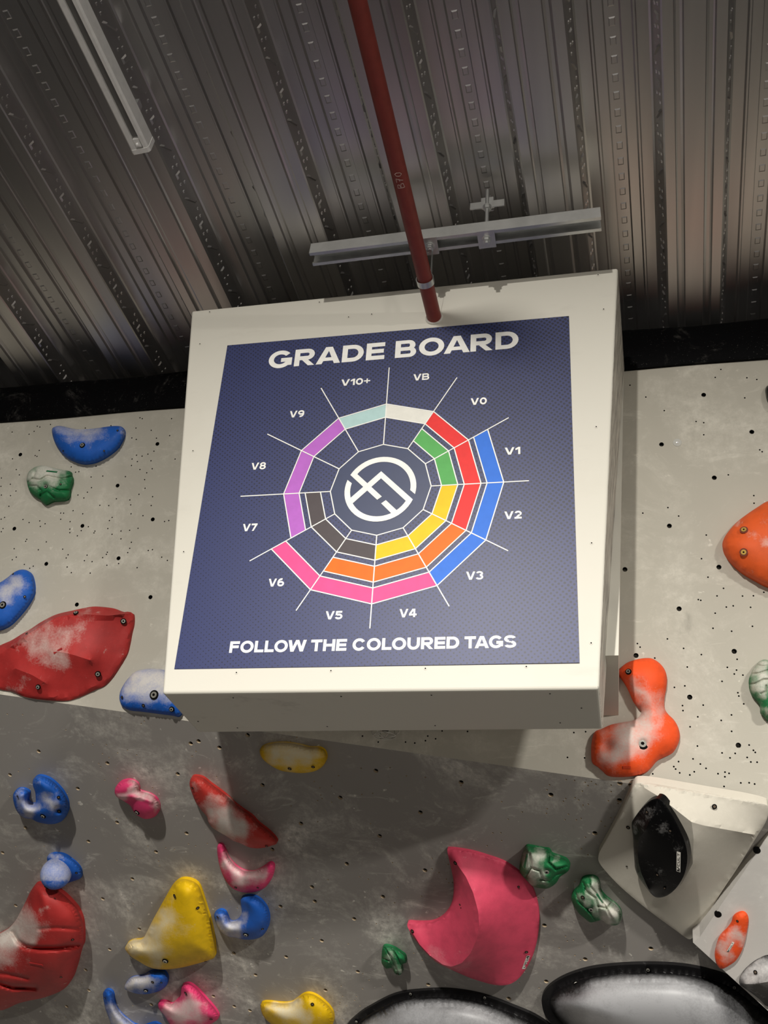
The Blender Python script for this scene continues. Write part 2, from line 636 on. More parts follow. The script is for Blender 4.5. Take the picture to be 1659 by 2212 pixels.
rnd = random.Random(4)
hu = [(UPPER.at(u, v), 0.0063, 0.022, 18) for u, v in T_UP] + [(UPPER.at(u, v), 0.0023, 0.01, 6) for u, v in N_UP]
for _ in range(60):
    u, v = rnd.uniform(-250, 0), rnd.uniform(900, 1480)
    hu.append((UPPER.at(u, v), 0.0023, 0.01, 6))
topz = W(0, 0, 6.17)[2]


def upper_at(x, z):
    """point of the beige wall at layout x and height z (layout units)"""
    y = 5.544 + (5.746 - z) * math.tan(PHI)
    return W(x, y, z)


cA = K0 - KD * 2.6 * S
cB = K1 + KD * 2.6 * S
UPC = [cA, cB, upper_at(4.4, 5.76), upper_at(-8.2, 5.76)]
o = holed_panel('wall_back', UPPER, UPC, hu, [m_upper, m_void, m_zinc, m_void], np.array([1.0, 0, 0]))
tag(o, kind='structure')
hl = [(LOWER.at(u, v), 0.0066, 0.02, 18) for u, v in T_LOW]
for _ in range(26):
    cu, cv = rnd.uniform(0, 1400), rnd.uniform(1600, 2200)
    for _k in range(rnd.randint(3, 9)):
        u, v = cu + rnd.gauss(0, 30), cv + rnd.gauss(0, 22)
        hl.append((LOWER.at(u, v), 0.0023, 0.006, 6))
for _ in range(170):
    u, v = rnd.uniform(0, 1480), rnd.uniform(1540, 2200)
    hl.append((LOWER.at(u, v), 0.0023, 0.006, 6))
# clusters noticed beside the beige volume and under the box
for u, v in [(1223, 1684), (1241, 1686), (1264, 1690), (1270, 1697), (1287, 1694), (1222, 1725), (1217, 1731), (1250, 1728), (1320, 1710), (1320, 1696), (1182, 1747), (1255, 1768), (1245, 1771), (1307, 1785), (1322, 1780)]:
    hl.append((LOWER.at(u, v), 0.0023, 0.006, 6))
_dwn = np.cross(NG, KD)
if _dwn[2] > 0:
    _dwn = -_dwn
LOC = [cA, cA + _dwn * 5.0 * S * 1.0, cB + _dwn * 5.0 * S, cB]
o = holed_panel('wall_lower', LOWER, LOC, hl, [m_lower, m_ply, m_zinc, m_void], KD, seed=2)
tag(o, kind='structure')
# the base of the wall below the roof section, and the padded floor
g0, g1 = LOC[1], LOC[2]
mb = MB()
mb.raw([g0, g1, np.array([g1[0], g1[1] + 0.05, 0.0]), np.array([g0[0], g0[1] + 0.05, 0.0])], [(0, 1, 2, 3)])
tag(mb.build('wall_base', m_lower), kind='structure')  # out of view, added for the light it bounces
m_floor = plain('padded_floor', (30, 29, 29), 0.7)
mb = MB()
mb.raw([(-7, -0.8, 0), (7, -0.8, 0), (7, 4.3, 0), (-7, 4.3, 0)], [(0, 1, 2, 3)])
tag(mb.build('floor', m_floor), kind='structure')
mb = MB()
mb.raw([(-7, -9, -0.02), (7, -9, -0.02), (7, -0.8, -0.02), (-7, -0.8, -0.02)], [(0, 1, 2, 3)])
tag(mb.build('floor', plain('bounce_floor', (72, 70, 68), 0.6)), kind='structure')  # unseen lighter floor behind the viewer, added to bounce light up to the deck


# black rubber strip closing the gap under the deck
def build_trim():
    mb = MB()
    vs, fs = [], []
    xs = np.linspace(-8.0, 4.2, 160)
    rt = random.Random(8)
    ph = [rt.uniform(0, 6) for _ in range(4)]
    for x in xs:
        wv = 0.010 * math.sin(x * 2.3 + ph[0]) + 0.007 * math.sin(x * 5.1 + ph[1])
        wy = 0.010 * math.sin(x * 3.0 + ph[2])
        zb = 5.725 + 0.004 * math.sin(x * 4 + ph[3])
        yb = 5.55
        sec = [(yb, zb), (5.525, zb - 0.004), (5.505 + wy * 0.3, zb + 0.03), (5.497 + wy, 5.95), (5.495 + wy * 0.5, 6.125 + wv), (5.505, 6.150 + wv), (5.535, 6.155 + wv), (5.57, 6.15)]
        vs += [W(x, y, z) for y, z in sec]
    m = 8
    for i in range(len(xs) - 1):
        for k in range(m - 1):
            fs.append((i * m + k, (i + 1) * m + k, (i + 1) * m + k + 1, i * m + k + 1))
    mb.raw(vs, fs)
    tag(mb.build('trim_1', m_rubber, smooth=True, angle=50), kind='structure')


build_trim()

# ------------------------------------------------------------------ the grade board box


def on_board(x, y, h=0.0):
    """board coordinates (wheel radius = 1) -> world; h in metres off the face"""
    return W(*(BC + EX * x + EY * y)) + NB * h


def build_box():
    root = thing('sign_box', 'big off-white box hung over the climbing wall with a navy grade chart on its face', 'sign', W(-1.27, 5.1, 2.7))
    f = [BOARD.at(414, 671), BOARD.at(1335, 578), BOARD.at(1294, 1488), BOARD.at(350, 1498)]
    b = [W(-2.955, 5.535, 5.76), W(0.46, 5.535, 5.746), W(0.0956, 5.65, 2.66), W(-2.615, 5.684, 2.685)]
    o = add('housing', f + b, [(3, 2, 1, 0), (4, 5, 6, 7), (0, 1, 5, 4), (1, 2, 6, 5), (2, 3, 7, 6), (3, 0, 4, 7)], m_box, root)
    me = o.data
    bv = o.modifiers.new('soft_edges', 'BEVEL')
    bv.width = 0.006
    bv.segments = 3
    bv.limit_method = 'NONE'
    # subdivide the sides a little so the wear attribute can vary
    import bmesh
    bm = bmesh.new()
    bm.from_mesh(me)
    bmesh.ops.recalc_face_normals(bm, faces=bm.faces)
    bm.to_mesh(me)
    bm.free()
    at = me.attributes.new('scuff', 'FLOAT', 'FACE')
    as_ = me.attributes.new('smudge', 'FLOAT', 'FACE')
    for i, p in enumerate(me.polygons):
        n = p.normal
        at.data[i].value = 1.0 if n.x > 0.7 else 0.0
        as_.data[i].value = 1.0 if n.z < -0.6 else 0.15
    # narrow mounting block behind the box, running back to the leaning wall
    q = UPPER.at(1336, 1545)
    qt = UPPER.p + np.array([0.455 * S, 0, 0])
    zq = q[2]
    xr = lambda z: q[0] + (qt[0] - q[0]) * (z - zq) / (qt[2] - zq)
    zt = qt[2] - 0.01
    yw = lambda z: UPPER.p[1] + (UPPER.p[2] - z) * math.tan(PHI)
    y0 = W(0, 5.50, 0)[1]
    xl0, xl1 = W(-2.45, 0, 0)[0], W(-2.8, 0, 0)[0]
    vs = [(xl0, y0, zq), (q[0], y0, zq), (q[0], yw(zq), zq), (xl0, yw(zq), zq), (xl1, y0, zt), (xr(zt), y0, zt), (xr(zt), yw(zt), zt), (xl1, yw(zt), zt)]
    o2 = add('mounting_block', vs, [(3, 2, 1, 0), (4, 5, 6, 7), (0, 1, 5, 4), (1, 2, 6, 5), (2, 3, 7, 6), (3, 0, 4, 7)], m_box, root)
    at = o2.data.attributes.new('scuff', 'FLOAT', 'FACE')
    for i, p in enumerate(o2.data.polygons):
        at.data[i].value = 0.8 if p.normal.x > 0.7 else 0.0
    # countersunk screws on the face and the underside
    sc_px = [(1277, 1389), (511, 1453), (715, 1449), (919, 1444), (1137, 1440), (1292, 594), (1304, 668), (432, 743), (417, 974), (453, 674), (690, 653), (753, 685), (803, 679), (1288, 922), (1278, 1173), (397, 1192)]
    for u, v in sc_px:
        c = BOARD.at(u, v)
        m = MB()
        m.disc(c + NB * 0.0006, NB, 0.0038, 12, 0)
        m.disc(c + NB * 0.0009, NB, 0.0016, 8, 1)
        m.build('screw', [m_box, m_void], root)
    nu = np.cross(f[2] - f[3], b[3] - f[3])
    nu /= np.linalg.norm(nu)
    if nu[2] > 0:
        nu = -nu
    UND = Plane((f[3] + f[2] + b[2] + b[3]) / 4, nu)
    for u, v in [(504, 1507), (737, 1504), (932, 1501), (1188, 1498), (428, 1558), (513, 1572), (707, 1569), (940, 1567), (1256, 1529), (1210, 1561)]:
        c = UND.at(u, v)
        m = MB()
        m.disc(c + nu * 0.0008, nu, 0.002, 8, 0)
        m.build('screw', m_void, root)
    return root, f, b


BOX, BF, BB = build_box()


def poster_mat():
    M = Mat('poster_navy', lin((41, 50, 98)), 0.46, 0.0, 0.5)
    mp = M.node('ShaderNodeMapping')
    mp.inputs['Rotation'].default_value = (0, 0, math.radians(38))
    mp.inputs['Scale'].default_value = (38.0, 38.0, 1)
    M.link(M.uv, mp.inputs['Vector'])
    fr = M.node('ShaderNodeVectorMath', operation='FRACTION')
    M.link(mp.outputs['Vector'], fr.inputs[0])
    sb = M.node('ShaderNodeVectorMath', operation='SUBTRACT')
    sb.inputs[1].default_value = (0.5, 0.5, 0)
    M.link(fr.outputs[0], sb.inputs[0])
    sx = M.node('ShaderNodeSeparateXYZ')
    M.link(sb.outputs[0], sx.inputs[0])
    d = M.math('SQRT', M.math('ADD', M.math('MULTIPLY', sx.outputs[0], sx.outputs[0]), M.math('MULTIPLY', sx.outputs[1], sx.outputs[1])))
    nz = M.node('ShaderNodeTexNoise')
    nz.inputs['Scale'].default_value = 1.3
    nz.inputs['Detail'].default_value = 2
    M.link(M.uv, nz.inputs['Vector'])
    nz2 = M.node('ShaderNodeTexNoise')
    nz2.inputs['Scale'].default_value = 14
    nz2.inputs['Detail'].default_value = 2
    M.link(M.uv, nz2.inputs['Vector'])
    su = M.node('ShaderNodeSeparateXYZ')
    M.link(M.uv, su.inputs[0])
    gx = M.math('ADD', M.math('MULTIPLY', su.outputs[0], 0.05), M.math('MULTIPLY', su.outputs[1], 0.04))
    rad = M.math('ADD', M.math('ADD', gx, 0.10), M.math('ADD', M.math('MULTIPLY', nz.outputs['Fac'], 0.20), M.math('MULTIPLY', nz2.outputs['Fac'], 0.16)))
    msk = M.math('MULTIPLY', M.math('SUBTRACT', rad, d), 12.0, True)
    M.mix(msk, lin((9, 12, 42)))
    return M.m


m_poster = poster_mat()
m_plate = plain('poster_plain_navy', (39, 52, 90), 0.46, 0.0, 0.5)
m_print = plain('poster_white_print', (252, 250, 244), 0.5, 0.0, 0.35)
RGBS = dict(white=(236, 234, 224), red=(238, 50, 48), green=(92, 176, 92), blue=(50, 118, 224), yellow=(244, 202, 10), orange=(244, 114, 10), pink=(242, 82, 148),
            charcoal=(84, 76, 78), purple=(190, 106, 204), teal=(184, 216, 214))
PRM = {k: plain('print_' + k, v, 0.5, 0.0, 0.25) for k, v in RGBS.items()}

# ---- lettering drawn as heavy, wide strokes


def arc(cx, cy, rx, ry, ix, iy, a0, a1, n=14):
    out = []
    for i in range(n):
        p = [math.radians(a0 + (a1 - a0) * (i + k) / n) for k in (0, 1)]
        out.append([(cx + rx * math.cos(p[0]), cy + ry * math.sin(p[0])), (cx + rx * math.cos(p[1]), cy + ry * math.sin(p[1])),
                    (cx + ix * math.cos(p[1]), cy + iy * math.sin(p[1])), (cx + ix * math.cos(p[0]), cy + iy * math.sin(p[0]))])
    return out


def rc(x0, y0, x1, y1):
    return [[(x0, y0), (x1, y0), (x1, y1), (x0, y1)]]


def bowl(x0, y0, x1, y1, t, h):
    ry = (y1 - y0) / 2
    rx = min(ry * 1.1, (x1 - x0) * 0.8)
    cx, cy = x1 - rx, (y0 + y1) / 2
    return rc(x0, y0, cx, y0 + h) + rc(x0, y1 - h, cx, y1) + arc(cx, cy, rx, ry, rx - t, ry - h, -90, 90)


def glyph(c, t=0.27, h=0.235):
    if c == 'G':
        w = 1.22
        return w, arc(w / 2, .5, w / 2, .53, w / 2 - t, .53 - h, 38, 345, 30) + rc(w * .53, .33, w, .33 + h) + rc(w - t, .12, w, .34)
    if c == 'C':
        w = 1.16
        return w, arc(w / 2, .5, w / 2, .53, w / 2 - t, .53 - h, 33, 327, 30)
    if c == 'O':
        w = 1.22
        return w, arc(w / 2, .5, w / 2, .53, w / 2 - t, .53 - h, 0, 360, 36)
    if c == '0':
        w = .98
        return w, arc(w / 2, .5, w / 2, .52, w / 2 - t, .52 - h, 0, 360, 30)
    if c == 'D':
        w = 1.08
        return w, rc(0, 0, t, 1) + bowl(0, 0, w, 1, t, h)
    if c == 'B':
        w = 1.03
        return w, rc(0, 0, t, 1) + bowl(0, .40, w * .95, 1, t, h * .86) + bowl(0, 0, w, .59, t, h * .86)
    if c == 'R':
        w = 1.05
        return w, rc(0, 0, t, 1) + bowl(0, .34, w * .97, 1, t, h) + [[(w * .36, .36), (w * .62, .40), (w, 0), (w - t * 1.2, 0)]]
    if c == 'A':
        w = 1.24
        s = t * 1.14
        return w, [[(0, 0), (s, 0), (w * .5, .76), (w * .5, 1), (w * .36, 1)], [(w, 0), (w * .64, 1), (w * .5, 1), (w * .5, .76), (w - s, 0)]] + rc(w * .24, .17, w * .76, .17 + h * .86)
    if c == 'V':
        w = 1.16
        s = t * 1.14
        return w, [[(0, 1), (w * .36, 0), (w * .5, 0), (w * .5, .27), (s, 1)], [(w, 1), (w - s, 1), (w * .5, .27), (w * .5, 0), (w * .64, 0)]]
    if c == 'W':
        w = 1.66
        s = t * 1.08
        q = w / 2
        return w, [[(0, 1), (.26, 0), (.26 + s, 0), (s, 1)], [(.26, 0), (.26 + s, 0), (q + s * .45, 1), (q - s * .5, 1)],
                   [(q - s * .45, 1), (w - .26 - s, 0), (w - .26, 0), (q + s * .5, 1)], [(w - .26 - s, 0), (w - .26, 0), (w, 1), (w - s, 1)]]
    if c == 'E':
        w = .92
        return w, rc(0, 0, t, 1) + rc(0, 0, w, h) + rc(0, .5 - h / 2, w * .95, .5 + h / 2) + rc(0, 1 - h, w, 1)
    if c == 'F':
        w = .90
        return w, rc(0, 0, t, 1) + rc(0, .40, w * .93, .40 + h) + rc(0, 1 - h, w, 1)
    if c == 'L':
        w = .84
        return w, rc(0, 0, t, 1) + rc(0, 0, w, h)
    if c == 'T':
        w = 1.0
        return w, rc(w / 2 - t / 2, 0, w / 2 + t / 2, 1) + rc(0, 1 - h, w, 1)
    if c == 'H':
        w = 1.06
        return w, rc(0, 0, t, 1) + rc(w - t, 0, w, 1) + rc(0, .5 - h / 2, w, .5 + h / 2)
    if c == 'U':
        w = 1.08
        return w, rc(0, .45, t, 1) + rc(w - t, .45, w, 1) + arc(w / 2, .45, w / 2, .48, w / 2 - t, .48 - h, 180, 360, 18)
    if c == 'S':
        w = 1.04
        k = .30
        return w, arc(w * .5, 1.02 - k, w * .5, k, w * .5 - t, k - h * .92, 22, 250, 20) + arc(w * .5, k - .02, w * .5, k, w * .5 - t, k - h * .92, -158, 70, 20) + \
            [[(w * .30, .50 + .05), (w * .62, .42 + .1), (w * .70, .45 - .04), (w * .38, .45 - .02)]]
    if c == '1':
        w = .58
        return w, rc(w - t * 1.05, 0, w, 1) + [[(w - t, 1), (w - t, .70), (0, .56), (0, .80)]]
    if c == '2':
        w = .90
        return w, arc(w * .5, .68, w * .5, .34, w * .5 - t, .34 - h, -35, 165, 16) + [[(w * .55, .56), (w * .93, .50), (w * .46, h * .8), (0, h * .6), (0, h * .3)]] + rc(0, 0, w, h)
    if c == '3':
        w = .90
        return w, arc(w * .46, .72, w * .5, .30, w * .5 - t, .30 - h * .9, -80, 160, 16) + arc(w * .46, .30, w * .54, .32, w * .54 - t, .32 - h * .9, -160, 80, 16)
    if c == '4':
        w = 1.0
        return w, rc(w * .56, 0, w * .56 + t, 1) + rc(0, .20, w, .20 + h * .9) + [[(0, .22), (t * 1.0, .36), (w * .60, .80), (w * .60, 1), (w * .42, 1), (0, .42)]]
    if c == '5':
        w = .92
        return w, arc(w * .46, .33, w * .54, .35, w * .54 - t, .35 - h, -160, 130, 18) + rc(w * .06, 1 - h, w * .92, 1) + [[(w * .06, 1), (w * .30, 1), (w * .28, .50), (w * .02, .46)]]
    if c == '6':
        w = .96
        return w, arc(w / 2, .33, w / 2, .35, w / 2 - t, .35 - h, 0, 360, 22) + arc(w * .56, .5, w * .56, .52, w * .56 - t, .52 - h, 72, 190, 14)
    if c == '9':
        w = .96
        return w, arc(w / 2, .67, w / 2, .35, w / 2 - t, .35 - h, 0, 360, 22) + arc(w * .44, .5, w * .56, .52, w * .56 - t, .52 - h, -108, 10, 14)
    if c == '7':
        w = .86
        return w, rc(0, 1 - h, w, 1) + [[(w, 1 - h * .6), (w, 1), (w * .6, 1 - h), (w * .16, 0), (w * .16 + t * 1.1, 0)]]
    if c == '8':
        w = .96
        return w, arc(w / 2, .72, w * .46, .30, w * .46 - t, .30 - h * .86, 0, 360, 20) + arc(w / 2, .30, w / 2, .32, w / 2 - t, .32 - h * .86, 0, 360, 20)
    if c == '+':
        w = .84
        return w, rc(0, .5 - h * .38, w, .5 + h * .38) + rc(w / 2 - h * .38, .14, w / 2 + h * .38, .86)
    return .45, []


KERN = {'RA': -.06, 'RD': .0, 'AD': -.05, 'OA': -.14, 'AR': -.10, 'DE': .0, 'TA': -.2, 'OW': -.08, 'AG': -.1, 'LL': .0, 'LO': -.06}


def text_polys(txt, x0, x1, y0, y1, t=0.27, gap=0.13, space=0.42):
    polys, x = [], 0.0
    for i, c in enumerate(txt):
        if c == ' ':
            x += space
            continue
        w, ps = glyph(c, t)
        polys += [[(x + a, b) for a, b in p] for p in ps]
        x += w + gap + (KERN.get(txt[i:i + 2], 0.0))
    x -= gap
    sx, sy = (x1 - x0) / x, y1 - y0
    return [[(x0 + a * sx, y0 + b * sy) for a, b in p] for p in polys]


def flat(name, polys, mat, parent, h=0.001, mapper=on_board, thick=0.0005):
    m = MB()
    for ip, p in enumerate(polys):
        A = [mapper(x, y, h + ip * 1.5e-6) for x, y in p]
        n = np.zeros(3)
        for i in range(1, len(A) - 1):
            n += np.cross(A[i] - A[0], A[i + 1] - A[0])
        ref = mapper(0, 0, 1.0) - mapper(0, 0, 0.0)
        if n @ ref < 0:
            A = A[::-1]
        m.raw(A, [tuple(range(len(A)))])
    return m.build(name, mat, parent)


def pt(r, a):
    return (r * math.cos(math.radians(a)), r * math.sin(math.radians(a)))


def seg(p, q, w):
    d = np.array(q, float) - np.array(p, float)
    d /= np.linalg.norm(d)
    n = np.array([-d[1], d[0]]) * w / 2
    return [tuple(np.array(p) + n), tuple(np.array(q) + n), tuple(np.array(q) - n), tuple(np.array(p) - n)]


def build_poster():
    pv = [(-1.2936, 1.3325), (1.2910, 1.3255), (1.2890, -1.2437), (-1.2790, -1.2457)]
    V = [on_board(x, y, 0.0022) for x, y in pv] + [on_board(x, y, -0.0005) for x, y in pv]
    o = add('poster', V, [(3, 2, 1, 0), (0, 1, 5, 4), (1, 2, 6, 5), (2, 3, 7, 6), (3, 0, 4, 7)], m_poster, BOX)
    uv = o.data.uv_layers.new(name='UVMap')
    allp = pv + pv
    for lp in o.data.loops:
        uv.data[lp.index].uv = allp[lp.vertex_index]
    o['label'] = 'navy halftone poster with a colour wheel of climbing grades'
    z = 0.0024
    flat('title_lettering', text_polys('GRADE', -.937, -.043, 1.081, 1.233), m_print, o, z)
    flat('title_lettering', text_polys('BOARD', .036, .933, 1.081, 1.233), m_print, o, z)
    for wd, xa, xb in (('FOLLOW', -.920, -.406), ('THE', -.376, -.142), ('COLOURED', -.104, .570), ('TAGS', .602, .917)):
        flat('slogan_lettering', text_polys(wd, xa, xb, -1.143, -1.066, 0.27, 0.10), m_print, o, z)
    labs = {'V10+': (-.351, -.134, .871), 'VB': (.183, .299, .868), 'V0': (.601, .714, .625), 'V1': (.840, .944, .208), 'V2': (.840, .952, -.274), 'V3': (.601, .710, -.690), 'V4': (.184, .295, -.931),
            'V5': (-.299, -.186, -.932), 'V6': (-.713, -.604, -.691), 'V7': (-.951, -.846, -.274), 'V8': (-.953, -.844, .210), 'V9': (-.716, -.606, .628)}
    for k, (a, b, y) in labs.items():
        flat('grade_lettering', text_polys(k, a, b, y, y + .056, 0.24, 0.12), m_print, o, z)
    bands = dict(a=(.42, .53), b=(.573, .685), c=(.725, .835))
    segs = [('white', 'b', 0), ('red', 'b', 1), ('red', 'b', 2), ('red', 'b', 3), ('green', 'a', 1), ('green', 'a', 2), ('blue', 'c', 2), ('blue', 'c', 3), ('blue', 'c', 4),
            ('yellow', 'a', 3), ('yellow', 'a', 4), ('yellow', 'a', 5), ('orange', 'b', 4), ('orange', 'b', 5), ('orange', 'b', 6), ('pink', 'c', 5), ('pink', 'c', 6), ('pink', 'c', 7),
            ('charcoal', 'a', 6), ('charcoal', 'a', 7), ('charcoal', 'a', 8), ('purple', 'b', 8), ('purple', 'b', 9), ('purple', 'b', 10), ('teal', 'b', 11)]
    lines = []
    bycol = {}
    for c, b, i in segs:
        r0, r1 = bands[b]
        a0, a1 = 90 - 30 * i, 60 - 30 * i
        bycol.setdefault((c, b), []).append([pt(r0, a0), pt(r1, a0), pt(r1, a1), pt(r0, a1)])
        for p, q in ((pt(r0, a0), pt(r0, a1)), (pt(r1, a0), pt(r1, a1)), (pt(r0, a0), pt(r1, a0)), (pt(r0, a1), pt(r1, a1))):
            lines.append(seg(p, q, .0075))
    for (c, b), ps in bycol.items():
        s = flat('grade_band', ps, PRM[c], o, z)
        s['label'] = c.replace('teal', 'pale teal') + ' band of the grade wheel'
    flat('hub_plate', [[pt(.35, 90 - 30 * i) for i in range(12)]], m_plate, o, z)
    for i in range(12):
        lines.append(seg(pt(.35, 90 - 30 * i), pt(1.0, 90 - 30 * i), .0075))
        lines.append(seg(pt(.35, 90 - 30 * i), pt(.35, 60 - 30 * i), .0075))
    flat('wheel_lines', lines, m_print, o, z + 0.0004)
    em = []

    def slant(o0, o1, i0, i1, n=26, R=.249, r=.2095):
        out = []
        for k in range(n):
            f0, f1 = k / n, (k + 1) / n
            out.append([pt(R, o0 + (o1 - o0) * f0), pt(R, o0 + (o1 - o0) * f1), pt(r, i0 + (i1 - i0) * f1), pt(r, i0 + (i1 - i0) * f0)])
        return out
    em += slant(151, -13, 143.7, -6.3)
    em += slant(160.6, 337.6, 165, 330.5)
    em.append([(-.219, .121), (-.170, .125), (.016, -.061), (-.015, -.084)])
    em.append([(-.208, -.064), (-.002, .136), (.001, .080), (-.186, -.104)])
    em.append([(-.002, .136), (.230, -.095), (.182, -.103), (.001, .080)])
    em.append([(.045, -.090), (.014, -.113), (.090, -.193), (.126, -.172)])
    flat('emblem', em, m_print, o, z + 0.0008)


build_poster()

# ------------------------------------------------------------------ sprinkler pipe, hanger, strut, trunking
m_red = plain('red_oxide_paint', (142, 62, 54), 0.5, 0.0, 0.4, 0.2)
m_mark = plain('paint_pen', (206, 176, 168), 0.7)
m_filler = plain('white_filler', (232, 228, 218), 0.7)


def build_pipe():
    zc = 5.445
    a = BOARD.at(938, 686)
    zc = (a[2] - EYE[2]) / S
    b = atz(772, 0, zc)
    d = (a - b)
    d /= np.linalg.norm(d)
    r = 0.0188
    root = thing('sprinkler_pipe', 'red oxide painted steel pipe running under the metal deck into the white box', 'pipe', a)
    m = MB()
    m.tube([a + d * 0.06, a - d * 1.2, a - d * 3.2], r, 28, 0)
    m.build('pipe_run', m_red, root, smooth=True, angle=40)
    # filler around the hole in the box face
    m = MB()
    pts = []
    for k in range(28):
        w = 2 * math.pi * k / 28
        side = np.cross(d, [0, 0, 1.0])
        side /= np.linalg.norm(side)
        upv = np.cross(side, d)
        p = a + (r + 0.0015) * (math.cos(w) * side + math.sin(w) * upv)
        p = p + d * (((BOARD.p - p) @ NB) / (d @ NB))
        pts.append(p + NB * 0.001)
    m.tube(pts, 0.0032, 8, 0, closed=True)
    m.build('filler_ring', m_filler, root, smooth=True)
    # pen mark 'B70' written along the pipe
    side = np.cross(d, [0, 0, 1.0])
    side /= np.linalg.norm(side)
    upv = np.cross(side, d)

    def on_pipe(s, w):
        """s metres along the pipe from the mark, w metres round from the underside"""
        c = a - d * (((a - atz(858, 378, zc)) @ d)) + d * s
        an = w / r
        return c + (r + 0.0006) * (-math.cos(an) * upv + math.sin(an) * side)
    strokes = {'B': [[(0, 0), (0, 1)], [(0, 1), (.5, .95), (.55, .7), (.05, .52)], [(.05, .52), (.6, .45), (.65, .1), (0, 0)]],
               '7': [[(0, 1), (.6, 1), (.2, 0)], [(.15, .5), (.55, .55)]], '0': [[(.3, 0), (.05, .3), (.1, .8), (.4, 1), (.6, .7), (.55, .2), (.3, 0)]]}
    m = MB()
    x = -0.022
    for ch in 'B70':
        for st in strokes[ch]:
            P = []
            for (p, q), (p2, q2) in zip(st[:-1], st[1:]):
                for f in (0, .25, .5, .75):
                    P.append((p + (p2 - p) * f, q + (q2 - q) * f))
            P.append(st[-1])
            m.tube([on_pipe(-(x + .016 * p), 0.008 - .015 * q) for p, q in P], 0.0008, 5, 0)
        x += 0.0145
    m.build('pen_mark', m_mark, root)
    return a, d, r, zc


PA, PD, PR, PZ = build_pipe()


